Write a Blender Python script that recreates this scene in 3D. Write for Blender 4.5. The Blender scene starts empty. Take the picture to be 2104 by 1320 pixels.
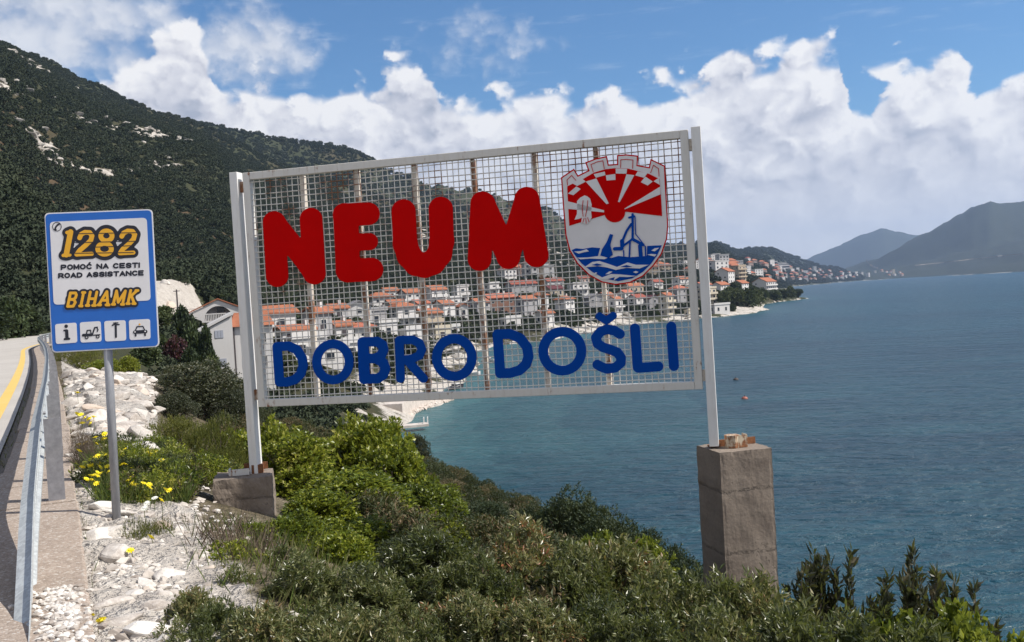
import bpy, bmesh, math, random
import numpy as np
from mathutils import Vector, Matrix

# ------------------------------------------------------------------ camera, sky, sun, exposure
scene = bpy.context.scene
COL = scene.collection
R = math.radians
PITCH, ROLL, EYE, FPX = R(1.40), R(3.32), 1.4, 2000.0
SUN_AZ, SUN_EL = R(97), R(48)          # azimuth clockwise from +Y (the view direction)

fw = np.array([0, math.cos(PITCH), -math.sin(PITCH)])
r0 = np.array([1.0, 0, 0]); u0 = np.array([0, math.sin(PITCH), math.cos(PITCH)])
cr = math.cos(ROLL)*r0 - math.sin(ROLL)*u0
cu = math.sin(ROLL)*r0 + math.cos(ROLL)*u0
EYEP = np.array([0, 0, EYE])
cam = bpy.data.cameras.new('camera'); camo = bpy.data.objects.new('camera', cam); COL.objects.link(camo)
cam.sensor_width = 36; cam.lens = 36*FPX/2104; cam.clip_start = 0.1; cam.clip_end = 60000
camo.matrix_world = Matrix(((cr[0], cu[0], -fw[0], 0), (cr[1], cu[1], -fw[1], 0), (cr[2], cu[2], -fw[2], EYE), (0, 0, 0, 1)))
scene.camera = camo
scene.view_settings.view_transform = 'Standard'; scene.view_settings.look = 'None'
scene.view_settings.gamma = 1; scene.view_settings.use_curve_mapping = False
scene.view_settings.exposure = 0.35
scene.cycles.volume_bounces = 0; scene.cycles.max_bounces = 6; scene.cycles.transparent_max_bounces = 8
scene.cycles.volume_max_steps = 64

sun = bpy.data.lights.new('sun', 'SUN'); suno = bpy.data.objects.new('sun', sun); COL.objects.link(suno)
sun.energy = 4.9; sun.angle = R(0.53); sun.color = (1, 0.95, 0.87)
sdir = Vector((math.sin(SUN_AZ)*math.cos(SUN_EL), math.cos(SUN_AZ)*math.cos(SUN_EL), math.sin(SUN_EL)))
suno.rotation_euler = sdir.to_track_quat('Z', 'Y').to_euler()

def ray(px, py): return fw + (px-1052)/FPX*cr - (py-660)/FPX*cu
def azel(px, py):
    d = ray(px, py); return math.atan2(d[0], d[1]), math.atan2(d[2], math.hypot(d[0], d[1]))
def yh(px): return 611.5 - 0.058*(px-1052)

# --- tiny expression layer over shader nodes
class S:
    def __init__(s, g, sock): s.g = g; s.k = sock
    def m(s, op, *a, clamp=False):
        n = s.g.nodes.new('ShaderNodeMath'); n.operation = op; n.use_clamp = clamp
        for i, x in enumerate((s,)+a):
            if isinstance(x, S): s.g.links.new(x.k, n.inputs[i])
            else: n.inputs[i].default_value = x
        return S(s.g, n.outputs[0])
    def __add__(s, o): return s.m('ADD', o)
    __radd__ = __add__
    def __mul__(s, o): return s.m('MULTIPLY', o)
    __rmul__ = __mul__
    def __sub__(s, o): return s.m('SUBTRACT', o)
    def __rsub__(s, o): return (s*-1)+o
    def __truediv__(s, o): return s.m('DIVIDE', o)
    def __neg__(s): return s*-1
    def clamp(s): return s.m('ADD', 0.0, clamp=True)
    def step(s, a, b):                       # smoothstep a..b
        n = s.g.nodes.new('ShaderNodeMapRange'); n.interpolation_type = 'SMOOTHSTEP'
        s.g.links.new(s.k, n.inputs[0]); n.inputs[1].default_value = a; n.inputs[2].default_value = b
        return S(s.g, n.outputs[0])
class G:
    def __init__(s, tree, dim='3D'): s.dim = dim; s.t = tree; s.nodes = tree.nodes; s.links = tree.links
    def new(s, k): return s.nodes.new('ShaderNode'+k)
    def xyz(s, x, y, z=0.0):
        n = s.new('CombineXYZ')
        for i, v in enumerate((x, y, z)):
            if isinstance(v, S): s.links.new(v.k, n.inputs[i])
            else: n.inputs[i].default_value = v
        return n.outputs[0]
    def coord(s, kind='Object'): return s.new('TexCoord').outputs[kind]
    def geo(s, k): return s.new('NewGeometry').outputs[k]
    def mapped(s, vec, scale=(1, 1, 1), loc=(0, 0, 0), rot=(0, 0, 0)):
        n = s.new('Mapping'); s.links.new(vec, n.inputs[0])
        n.inputs['Scale'].default_value = scale; n.inputs['Location'].default_value = loc; n.inputs['Rotation'].default_value = rot
        return n.outputs[0]
    def noise(s, vec, scale, detail=4, rough=0.55, dist=0.0, col=False):
        n = s.new('TexNoise'); n.noise_dimensions = s.dim; s.links.new(vec, n.inputs['Vector'])
        n.inputs['Scale'].default_value = scale; n.inputs['Detail'].default_value = detail
        n.inputs['Roughness'].default_value = rough; n.inputs['Distortion'].default_value = dist
        return n.outputs[1] if col else S(s, n.outputs[0])
    def voro(s, vec, scale, feature='F1', out='Distance', rnd=1.0):
        n = s.new('TexVoronoi'); n.voronoi_dimensions = s.dim; n.feature = feature; s.links.new(vec, n.inputs['Vector']); n.inputs['Scale'].default_value = scale
        n.inputs['Randomness'].default_value = rnd
        return S(s, n.outputs[out]) if out == 'Distance' else n.outputs[out]
    def attr(s, name):
        n = s.new('Attribute'); n.attribute_name = name; return S(s, n.outputs['Fac'])
    def mix(s, f, a, b, mode='MIX'):
        n = s.new('Mix'); n.data_type = 'RGBA'; n.blend_type = mode
        ia, ib = n.inputs[6], n.inputs[7]
        if isinstance(f, S): s.links.new(f.k, n.inputs[0])
        else: n.inputs[0].default_value = f
        for i, v in ((ia, a), (ib, b)):
            if isinstance(v, (tuple, list)): i.default_value = (*v[:3], 1)
            else: s.links.new(v, i)
        return n.outputs[2]
    def ramp(s, f, stops):
        n = s.new('ValToRGB'); s.links.new(f.k if isinstance(f, S) else f, n.inputs[0])
        el = n.color_ramp.elements
        while len(el) < len(stops): el.new(0.5)
        for e, (p, c) in zip(el, stops): e.position = p; e.color = (*c, 1)
        return n.outputs[0]
    def bump(s, h, strength=0.3, dist=0.02):
        n = s.new('Bump'); s.links.new(h.k, n.inputs['Height']); n.inputs['Strength'].default_value = strength; n.inputs['Distance'].default_value = dist
        return n.outputs[0]

# --- world: Nishita sky with a bank of cumulus
world = bpy.data.worlds.new('World'); scene.world = world; world.use_nodes = True
g = G(world.node_tree, '2D'); g.nodes.clear()
SKY = 0.10
sky = g.new('TexSky'); sky.sky_type = 'NISHITA'; sky.sun_disc = False
sky.sun_elevation = SUN_EL; sky.sun_rotation = SUN_AZ; sky.altitude = 20; sky.air_density = 1.0; sky.dust_density = 0.6; sky.ozone_density = 2.5
gen = g.coord('Generated')
sep = g.new('SeparateXYZ'); g.links.new(gen, sep.inputs[0])
sx, sy, sz = (S(g, sep.outputs[i]) for i in range(3))
AZ = sx.m('ARCTAN2', sy); EL = sz.m('ARCSINE')
P0 = g.xyz(AZ, EL*1.25, 0.0)
def nz(dx, dy, sc, det): return g.noise(g.mapped(P0, loc=(dx, dy, 0)), sc, det, 0.56) - 0.5
def vz(dx, dy, sc, w): return g.voro(g.xyz(AZ + w*0.05 + dx, EL*1.2 + w*0.04 + dy, 0.0), sc, 'SMOOTH_F1') - 0.35
wn = nz(0, 0, 9.0, 2)
w1 = nz(0, 0, 24.0, 7)
wv = vz(0, 0, 26.0, w1); wq = vz(0.3, 0.1, 70.0, w1)
TOPS = [(-900, 250), (-500, 60), (-100, 210), (120, 215), (235, 180), (290, 120), (345, 62), (405, 50), (425, 130), (475, 185), (560, 160), (610, 200), (690, 185), (770, 155), (830, 118),
        (885, 150), (905, 225), (970, 225), (1030, 195), (1080, 170), (1140, 185), (1240, 182), (1330, 180), (1400, 150), (1500, 100), (1570, 118), (1630, 90), (1685, 78), (1735, 100), (1752, 205),
        (1800, 170), (1850, 135), (1940, 112), (1990, 135), (2005, 200), (2050, 158), (2120, 150), (2300, 230), (2600, 120), (3000, 220)]
fc = g.new('FloatCurve'); cm = fc.mapping; cv = cm.curves[0]
pts = sorted(((azel(x, y)[0]+1.0)/2.0, azel(x, y)[1]/0.5) for x, y in TOPS)
cv.points[0].location = (0, 0.45); cv.points[1].location = (1, 0.5)
for p in pts:
    if 0 < p[0] < 1: cv.points.new(p[0], max(0, min(1, p[1])))
cm.update()
tin = (AZ+1.0 + w1*0.03)*0.5
g.links.new(tin.k, fc.inputs[1]); TOP = S(g, fc.outputs[0])*0.5
depth = TOP - EL + w1*0.034 + wn*0.02 - wv*0.058 - wq*0.016
cum = depth.step(-0.006, 0.013)
# detached softer clouds higher up
def blob(px, py, rx, ry):
    a, e = azel(px, py); dx = (AZ - a)/rx; dy = (EL - e)/ry
    return (dx*dx + dy*dy)
soft = (1.35 - blob(60, 20, .15, .075)).m('MAXIMUM', 1.05 - blob(530, 100, .075, .05)).m('MAXIMUM', 0.7 - blob(1640, 240, .05, .04)).m('MAXIMUM', .45 - blob(1000, 90, .13, .06))
soft = (soft*0.6 + w1*1.1 + wn*0.5 - wq*.2).step(0.05, 0.8)
cir = (g.noise(g.mapped(P0, (3, 16, 1), rot=(0, 0, R(-18))), 4.0, 6, 0.62)).step(0.55, 0.9)*0.30*EL.step(0.1, 0.25)
dx, dy = 0.014, 0.016
lit = (w1 - nz(dx, dy, 24.0, 7))*1.5 + (vz(dx, dy, 26.0, w1) - wv)*1.5 + (vz(.3+dx*.5, .1+dy*.5, 70.0, w1) - wq)*0.7
big = (wn - nz(0.03, 0.04, 9.0, 2))*1.1
low = EL.step(0.03, 0.19)
edge = depth.step(0.085, 0.004)
shade = (edge*0.44 + 0.40 + (lit + big)*0.66*(low*0.85+0.15) + (1-low)*0.20).clamp()
K = 0.74/SKY
ccol = g.ramp(shade, [(0.0, (0.46*K, 0.50*K, 0.60*K)), (0.40, (0.72*K, 0.73*K, 0.80*K)), (0.72, (0.90*K, 0.90*K, 0.94*K)), (1.0, (1.06*K, 1.05*K, 1.05*K))])
scol = g.ramp((w1*1.2 + lit*0.4 + 0.6).clamp(), [(0.0, (0.58*K, 0.63*K, 0.74*K)), (1.0, (0.98*K, 0.98*K, 1.0*K))])
skyc = g.mix(1.0, sky.outputs[0], (0.48, 0.76, 0.98), 'MULTIPLY')
c1 = g.mix(cir, skyc, (0.74*K, 0.82*K, 0.95*K))
c2 = g.mix(soft*0.8, c1, scol)
c3 = g.mix(cum*0.97, c2, ccol)
bg = g.new('Background'); bg.inputs[1].default_value = SKY; g.links.new(c3, bg.inputs[0])
wo = g.new('OutputWorld'); g.links.new(bg.outputs[0], wo.inputs[0])
world.cycles.sampling_method = 'MANUAL'; world.cycles.sample_map_resolution = 256

# ------------------------------------------------------------------ helpers
def mat(name, build=None, base=(0.5, 0.5, 0.5), rough=0.7, metal=0.0, spec=0.5):
    m = bpy.data.materials.new(name); m.use_nodes = True
    g = G(m.node_tree); b = m.node_tree.nodes['Principled BSDF']
    b.inputs['Base Color'].default_value = (*base, 1); b.inputs['Roughness'].default_value = rough
    b.inputs['Metallic'].default_value = metal; b.inputs['Specular IOR Level'].default_value = spec
    g.b = b; g.out = m.node_tree.nodes['Material Output']
    if build:
        r = build(g)
        if r is not None: g.links.new(r, b.inputs['Base Color'])
    return m
def normal(g, h, strength, dist): g.links.new(g.bump(h, strength, dist), g.b.inputs['Normal'])
def npmesh(name, v, f, smooth=False, mats=(), mi=None):
    v = np.asarray(v, np.float32); f = np.asarray(f, np.int32); k = f.shape[1]
    me = bpy.data.meshes.new(name); me.vertices.add(len(v)); me.vertices.foreach_set('co', v.ravel())
    me.loops.add(f.size); me.loops.foreach_set('vertex_index', f.ravel())
    me.polygons.add(len(f)); me.polygons.foreach_set('loop_start', np.arange(0, f.size, k, dtype=np.int32))
    for m in mats: me.materials.append(m)
    if mi is not None: me.polygons.foreach_set('material_index', np.asarray(mi, np.int32))
    me.polygons.foreach_set('use_smooth', np.full(len(f), smooth))
    me.update(calc_edges=True); return me
class MB:
    """collects boxes, prisms, tubes; build() links one mesh object"""
    def __init__(s): s.v = []; s.f = []; s.mi = []; s.cur = 0
    def add(s, v, f):
        o = len(s.v); s.v += [tuple(p) for p in v]; s.f += [tuple(o+i for i in q) for q in f]; s.mi += [s.cur]*len(f); return s
    def box(s, x0, x1, y0, y1, z0, z1):
        return s.add([(x0, y0, z0), (x1, y0, z0), (x1, y1, z0), (x0, y1, z0), (x0, y0, z1), (x1, y0, z1), (x1, y1, z1), (x0, y1, z1)],
                     [(3, 2, 1, 0), (4, 5, 6, 7), (0, 1, 5, 4), (1, 2, 6, 5), (2, 3, 7, 6), (3, 0, 4, 7)])
    def prism(s, poly, axis, a, b):          # poly in the plane across axis, extruded a..b
        def p3(p, t): return {'x': (t, p[0], p[1]), 'y': (p[0], t, p[1]), 'z': (p[0], p[1], t)}[axis]
        n = len(poly); v = [p3(p, a) for p in poly]+[p3(p, b) for p in poly]
        f = [tuple(range(n))[::-1], tuple(range(n, 2*n))]+[(i, (i+1) % n, n+(i+1) % n, n+i) for i in range(n)]
        return s.add(v, f)
    def tube(s, path, rad, k=8, cap=True):
        path = [np.array(p, float) for p in path]; rr = rad if hasattr(rad, '__len__') else [rad]*len(path); v = []; f = []
        for i, p in enumerate(path):
            t = path[min(i+1, len(path)-1)]-path[max(i-1, 0)]; t /= max(1e-9, np.linalg.norm(t))
            a = np.cross(t, (0, 0, 1.0)) if abs(t[2]) < 0.9 else np.cross(t, (1.0, 0, 0)); a /= np.linalg.norm(a); b = np.cross(t, a)
            v += [p+rr[i]*(math.cos(q)*a+math.sin(q)*b) for q in np.linspace(0, 2*math.pi, k, endpoint=False)]
        for i in range(len(path)-1):
            f += [(i*k+j, (i+1)*k+j, (i+1)*k+(j+1) % k, i*k+(j+1) % k) for j in range(k)]
        if cap: f += [tuple(range(k)), tuple(range((len(path)-1)*k, len(path)*k))[::-1]]
        return s.add(v, f)
    def sweep(s, prof, frames):               # prof: list of (a,b); frames: list of (origin, avec, bvec)
        k = len(prof); v = []
        for o, a, b in frames: v += [np.array(o)+p[0]*np.array(a)+p[1]*np.array(b) for p in prof]
        f = []
        for i in range(len(frames)-1): f += [(i*k+j, i*k+(j+1) % k, (i+1)*k+(j+1) % k, (i+1)*k+j) for j in range(k)]
        f += [tuple(range(k))[::-1], tuple(range((len(frames)-1)*k, len(frames)*k))]
        return s.add(v, f)
    def mesh(s, name, mats=()):
        me = bpy.data.meshes.new(name); me.from_pydata([tuple(map(float, p)) for p in s.v], [], s.f)
        for m in mats: me.materials.append(m)
        if max(s.mi, default=0): me.polygons.foreach_set('material_index', s.mi)
        bm = bmesh.new(); bm.from_mesh(me); bmesh.ops.recalc_face_normals(bm, faces=bm.faces); bm.to_mesh(me); bm.free()
        me.update(); return me
    def build(s, name, m, parent=None, bevel=0, smooth=False):
        me = s.mesh(name, m if isinstance(m, (list, tuple)) else [m])
        return obj(name, me, parent, bevel=bevel, smooth=smooth)
def obj(name, me, parent=None, m=None, bevel=0, smooth=False):
    o = bpy.data.objects.new(name, me); COL.objects.link(o); o.parent = parent
    if m: me.materials.append(m)
    if smooth: me.polygons.foreach_set('use_smooth', [True]*len(me.polygons))
    if bevel:
        b = o.modifiers.new('bevel', 'BEVEL'); b.width = bevel; b.segments = 2; b.limit_method = 'ANGLE'
    return o
def empty(name, loc=(0, 0, 0), rz=0.0):
    o = bpy.data.objects.new(name, None); COL.objects.link(o); o.location = loc; o.rotation_euler = (0, 0, rz); o.empty_display_size = 0.1; return o
def tag(o, label, cat, group=None):
    o['label'] = label; o['category'] = cat
    if group: o['group'] = group
    return o
def kind(o, k): o['kind'] = k; return o
def copy_tree(o, parent=None):
    c = o.copy(); COL.objects.link(c); c.parent = parent
    for ch in o.children: copy_tree(ch, c)
    return c
rng = np.random.default_rng(7); random.seed(7)

def _hash(ix, iy, seed):
    h = (ix.astype(np.int64)*374761393 + iy.astype(np.int64)*668265263 + seed*974711) & 0xffffffff
    h = ((h ^ (h >> 13))*1274126177) & 0xffffffff
    return ((h ^ (h >> 16)) & 0xffff)/65535.0
def vnoise(x, y, seed=0):
    ix = np.floor(x); iy = np.floor(y); fx = x-ix; fy = y-iy
    fx = fx*fx*(3-2*fx); fy = fy*fy*(3-2*fy)
    a = _hash(ix, iy, seed); b = _hash(ix+1, iy, seed); c = _hash(ix, iy+1, seed); d = _hash(ix+1, iy+1, seed)
    return (a*(1-fx)+b*fx)*(1-fy)+(c*(1-fx)+d*fx)*fy - 0.5
def fbm(x, y, oct=4, seed=0):
    s = 0; a = 1.0
    for i in range(oct): s = s + a*vnoise(x*2**i+17.3*i, y*2**i-9.1*i, seed+i); a *= 0.5
    return s
def sstep(x, a, b):
    t = np.clip((x-a)/(b-a), 0, 1); return t*t*(3-2*t)

# ------------------------------------------------------------------ terrain
SEA = -12.6
RA = R(25.0)                                  # the road leaves 25 degrees left of the view
RU = np.array([-math.sin(RA), math.cos(RA)]); RV = np.array([math.cos(RA), math.sin(RA)])
def road_xy(s, L):                            # along-road metres, lateral metres (right positive)
    return RU[0]*s+RV[0]*L, RU[1]*s+RV[1]*L
# path of the road's right-hand kerb line: nearly straight, then a bend to the right
def _kerb():
    P = []; s = -14.0; x, y = road_xy(-14.0, 0.0); h = RA
    while s < 190:
        P.append((s, x, y, h))
        if s < 10: dh = 0
        elif s < 50: dh = 0.0007
        elif s < 58: dh = 0.0
        elif s < 78: dh = -0.0125
        else: dh = -0.0022
        st = 0.5; h += dh*st; x += -math.sin(h)*st; y += math.cos(h)*st; s += st
    return np.array(P)
KERB = _kerb()
def kerb_at(s):
    x = np.interp(s, KERB[:, 0], KERB[:, 1]); y = np.interp(s, KERB[:, 0], KERB[:, 2]); h = np.interp(s, KERB[:, 0], KERB[:, 3]); return x, y, h
def kerb_pt(s, L, dz=0.0):
    x, y, h = kerb_at(s); return np.array([x+math.cos(h)*L, y+math.sin(h)*L, road_z(s)+dz])
def road_z(s): return 0.5*sstep(s, 45, 120) + 1.2*sstep(s, 110, 180)
def kerb_coords(x, y):                        # nearest kerb sample -> (s, L)
    sh = np.shape(x); x = np.ravel(x); y = np.ravel(y)
    bs = np.zeros(len(x)); bl = np.full(len(x), 1e9); bd = np.full(len(x), 1e9)
    for i in range(0, len(KERB), 4):
        s, kx, ky, h = KERB[i]; dx = x-kx; dy = y-ky; d = dx*dx+dy*dy
        m = d < bd; bd[m] = d[m]; bs[m] = s+(-math.sin(h)*dx[m]+math.cos(h)*dy[m]); bl[m] = math.cos(h)*dx[m]+math.sin(h)*dy[m]
    return bs.reshape(sh), bl.reshape(sh), np.sqrt(bd).reshape(sh)
def Z(px, py, r): return EYE-(py-yh(px))*r/FPX
W = -14.6
def C(px, *e):                                # e: (r, py) or (r, z, 0)
    return px, [(r_[0], r_[1] if len(r_) == 3 else Z(px, r_[1], r_[0])) for r_ in e]
COLS = [
    C(-1500, (40, 2, 0), (100, 22, 0), (300, 120, 0), (700, 260, 0), (1000, 330, 0)),
    C(-500, (40, 1, 0), (90, 6, 0), (150, 30, 0), (300, 135, 0), (330, 140, 0), (450, 130, 0), (850, 330, 0), (1000, 340, 0)),
    C(-150, (40, 0.3, 0), (95, 0.8, 0), (125, 6, 0), (290, 70, 0), (330, 65, 0), (900, 290, 0), (1000, 280, 0)),
    C(0, (40, 0, 0), (100, 0.8, 0), (122, 2.2, 0), (280, 356), (330, 380), (930, 90), (1150, 130)),
    C(60, (40, 0, 0), (100, 0.8, 0), (122, 2.0, 0), (270, 395), (330, 430), (940, 100), (1150, 140)),
    C(120, (40, -.2, 0), (100, 0.6, 0), (122, 1.9, 0), (250, 460), (330, 500), (950, 128), (1150, 170)),
    C(200, (40, -1.0, 0), (90, 0.0, 0), (122, 1.8, 0), (140, 640), (230, 560), (330, 540), (960, 172), (1150, 200)),
    C(300, (40, -1.6, 0), (70, -2.4, 0), (110, -1.6, 0), (135, 655), (150, 612), (170, 590), (330, 560), (980, 205), (1150, 205)),
    C(400, (40, -2.2, 0), (70, -4.0, 0), (105, -5.2, 0), (125, 705), (146, 648), (158, 605), (175, 582), (330, 550), (1000, 235), (1200, 240)),
    C(450, (40, -2.8, 0), (70, -5.0, 0), (105, -6.0, 0), (130, 705), (155, 645), (200, 600), (350, 530), (1000, 254), (1200, 260)),
    C(520, (40, -3.6, 0), (70, -6.5, 0), (108, -6.6, 0), (140, 712), (200, 640), (300, 585), (500, 500), (1000, 296), (1200, 310)),
    C(650, (40, -5.2, 0), (80, -9.4, 0), (108, -8.2, 0), (150, 705), (220, 645), (320, 605), (500, 520), (1000, 350), (1250, 370)),
    C(735, (40, -6.4, 0), (85, -11.2, 0), (108, -10.2, 0), (150, 735), (220, 670), (300, 630), (420, 580), (1000, 378), (1300, 400)),
    C(785, (40, -7.5, 0), (75, -12.2, 0), (100, -12.4, 0), (112, -11.4, 0), (135, -10.0, 0), (160, 745), (220, 690), (320, 635), (420, 590), (1000, 395), (1300, 420)),
    C(816, (40, -8.5, 0), (60, W, 0), (108, W, 0), (115, -12.0, 0), (130, -11.0, 0), (160, 770), (220, 695), (320, 640), (420, 592), (1000, 405), (1300, 430)),
    C(888, (40, -10, 0), (55, W, 0), (124, W, 0), (133, -11.8, 0), (170, 775), (230, 700), (320, 645), (420, 596), (1000, 428), (1300, 450)),
    C(940, (40, -11, 0), (55, W, 0), (155, W, 0), (166, -11.8, 0), (200, 750), (250, 700), (330, 645), (430, 596), (1000, 445), (1300, 460)),
    C(972, (36, -11, 0), (50, W, 0), (180, W, 0), (188, -12.0, 0), (200, -12.0, 0), (210, W, 0), (255, W, 0), (268, -12.0, 0), (300, 690), (360, 640), (450, 592), (1000, 455), (1300, 470)),
    C(984, (36, -11.5, 0), (50, W, 0), (250, W, 0), (272, -12.0, 0), (300, 690), (360, 640), (450, 590), (1000, 458), (1350, 478)),
    C(1044, (34, -12, 0), (46, W, 0), (284, W, 0), (293, -11.8, 0), (320, 678), (370, 640), (450, 595), (520, 568), (1000, 475), (1400, 490)),
    C(1102, (32, -12.2, 0), (44, W, 0), (294, W, 0), (302, -11.8, 0), (332, 668), (380, 638), (450, 600), (520, 568), (1000, 485), (1500, 500)),
    C(1198, (30, -12.2, 0), (42, W, 0), (328, W, 0), (337, -11.8, 0), (370, 660), (430, 630), (500, 596), (600, 566), (1000, 510), (1700, 515)),
    C(1269, (30, -12.2, 0), (42, W, 0), (388, W, 0), (398, -11.8, 0), (440, 640), (500, 612), (600, 578), (750, 553), (1100, 520), (2000, 520)),
    C(1385, (29, -12.2, 0), (40, W, 0), (412, W, 0), (421, -11.8, 0), (455, 636), (520, 612), (600, 582), (800, 552), (1300, 530), (2300, 515)),
    C(1479, (28, -12.2, 0), (40, W, 0), (430, W, 0), (441, -11.8, 0), (480, 632), (560, 602), (640, 580), (900, 560), (1500, 540), (2700, 503), (3400, 510)),
    C(1520, (28, -12.2, 0), (40, W, 0), (446, W, 0), (456, -11.9, 0), (490, 632), (560, 608), (640, 590), (900, 568), (1500, 552), (2400, 535), (3200, 519), (3600, 525)),
    C(1545, (28, -12.2, 0), (40, W, 0), (455, W, 0), (465, -11.9, 0), (490, 635), (530, 622), (640, 600), (760, 588), (900, 582), (1500, 560), (2400, 538), (3500, 513), (4000, 520)),
    C(1578, (28, -12.2, 0), (40, W, 0), (500, W, 0), (510, -12.1, 0), (522, -12.1, 0), (534, W, 0), (640, W, 0), (662, -11.8, 0), (700, 608), (780, 596), (900, 598), (1000, 592), (1500, 572), (2400, 545), (3700, 514), (4200, 522)),
    C(1600, (28, -12.2, 0), (40, W, 0), (680, W, 0), (700, -11.8, 0), (730, 606), (790, 600), (830, 604), (900, W, 0), (1700, W, 0), (1760, -11, 0), (2200, 570), (2600, 550), (3850, 518), (4300, 525)),
    C(1630, (28, -12.2, 0), (40, W, 0), (715, W, 0), (728, -11.8, 0), (770, 607), (800, 610), (830, W, 0), (2500, W, 0), (2600, -11, 0), (2900, 572), (3200, 556), (4000, 528), (4500, 535)),
    C(1662, (28, -12.2, 0), (40, W, 0), (752, W, 0), (760, -12.2, 0), (775, -12.2, 0), (790, W, 0), (2780, W, 0), (2900, -11, 0), (3200, 573), (3500, 560), (4050, 538), (4500, 545)),
    C(1672, (28, -12.2, 0), (40, W, 0), (2850, W, 0), (2950, -11, 0), (3200, 573), (3500, 562), (4050, 541), (4500, 545)),
    C(1715, (28, -12.2, 0), (40, W, 0), (3300, W, 0), (3450, -11, 0), (3650, 570), (4200, 554), (4600, 556)),
    C(1760, (28, -12.2, 0), (40, W, 0), (3700, W, 0), (3850, -11, 0), (4200, 567), (4700, 560)),
    C(1840, (28, -12.2, 0), (40, W, 0), (4100, W, 0), (4250, -10, 0), (4500, 560), (4800, 552)),
    C(1950, (28, -12.2, 0), (40, W, 0), (4100, W, 0), (4250, -10, 0), (4600, 545), (4900, 530)),
    C(2104, (28, -12.2, 0), (40, W, 0), (3600, W, 0), (3750, -10, 0), (4200, 530), (4800, 500)),
    C(2500, (26, -12.2, 0), (38, W, 0), (3400, W, 0), (3600, -10, 0), (4200, 505), (4800, 470)),
    C(3200, (26, -12.2, 0), (38, W, 0), (3400, W, 0), (3600, -10, 0), (4800, 200, 0)),
    C(5200, (26, -12.2, 0), (38, W, 0), (3400, W, 0), (3600, -10, 0), (4800, 200, 0)),
]
RL = np.linspace(math.log(0.8), math.log(11500), 900)
CAZ = np.array([math.atan((px-1052)/FPX) for px, _ in COLS])
COLS = [(px, [(r_, z*0.86 if (r_ > 800 and px < 900 and z > 20) else z) for r_, z in e]) for px, e in COLS]
CG = np.array([np.interp(RL, [math.log(r_) for r_, _ in e]+[math.log(e[-1][0]*1.5), math.log(e[-1][0]*2.4)], [z for _, z in e]+[e[-1][1]*0.7, -30]) for _, e in COLS])
def ridge(pts, front, back):
    a = []
    for px, py, r_ in pts:
        d = ray(px, py); t = r_/math.hypot(d[0], d[1]); a.append((math.atan2(d[0], d[1]), r_, EYE+d[2]*t))
    a = np.array(sorted(a)); return a, front, back
RIDGES = [
    ridge([(-500, -20, 900), (-200, 40, 930), (0, 92, 950), (60, 104, 950), (95, 116, 950), (160, 156, 960), (250, 196, 980), (330, 230, 990), (400, 247, 1000), (480, 284, 1000), (520, 308, 1000), (560, 330, 1000), (640, 356, 1000), (720, 384, 1000), (800, 412, 1000), (900, 450, 1000), (1000, 500, 1000)], 0.42, 0.35),
    ridge([(-300, 60, 1250), (0, 160, 1300), (300, 238, 1350), (420, 252, 1350), (480, 270, 1350), (560, 281, 1380), (640, 289, 1420), (700, 297, 1450), (740, 308, 1450), (770, 322, 1450), (800, 346, 1480), (860, 362, 1500),
           (960, 384, 1550), (1000, 398, 1580), (1060, 418, 1650), (1130, 436, 1700), (1160, 452, 1750), (1220, 474, 1900), (1300, 492, 2200), (1380, 505, 2500), (1451, 498, 2800), (1500, 560, 2900), (1560, 640, 2900)], 0.55, 0.5),
    ridge([(1600, 640, 5600), (1680, 570, 5600), (1720, 553, 5600), (1803, 525, 5600), (1885, 484, 5600), (1950, 448, 5600), (1995, 420, 5600), (2030, 407, 5600), (2055, 413, 5600), (2080, 417, 5600), (2110, 414, 5600), (2300, 380, 5600), (2800, 420, 5600)], 0.38, 0.4),
    ridge([(1560, 600, 9000), (1640, 536, 9000), (1660, 530, 9000), (1700, 512, 9000), (1750, 490, 9000), (1790, 474, 9000), (1812, 469, 9000), (1845, 475, 9000), (1885, 484, 9000), (1990, 500, 9000), (2100, 560, 9000)], 0.4, 0.4),
]
def near_z(L, s):
    z = np.interp(L, [-60, -25, -11, -8.9, 0.0, 0.3, 1.0, 1.6, 2.3, 3.3, 4.8, 8, 14, 22, 30], [22, 7, 0.2, -0.04, -0.06, -0.06, -.14, -.36, -.66, -1.05, -1.6, -3.9, -8.4, -13.4, -15])
    ledge = sstep(s, 10, 14)*(1-sstep(s, 40, 60))         # the rocky shelf further along
    t = L/(0.085*np.maximum(s, 5.0))                      # 1 at the outer edge of the rock face
    z2 = np.where(L < 0, np.interp(L, [-60, -25, -11, -8.9, 0.0], [22, 7, 0.2, -0.04, 0.0]), np.interp(t, [0, .3, .8, 1.0, 1.4, 2.2, 4, 8, 16], [0, .06, -.12, -.40, -1.1, -1.8, -3.0, -7, -14]))
    z2 = np.where(L < 0, z2, np.maximum(z2, np.interp(L, [2.5, 4.2, 8, 14, 22, 30], [-1.5, -1.9, -3.4, -6.2, -9.5, -12])))
    return z*(1-ledge)+z2*ledge
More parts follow.
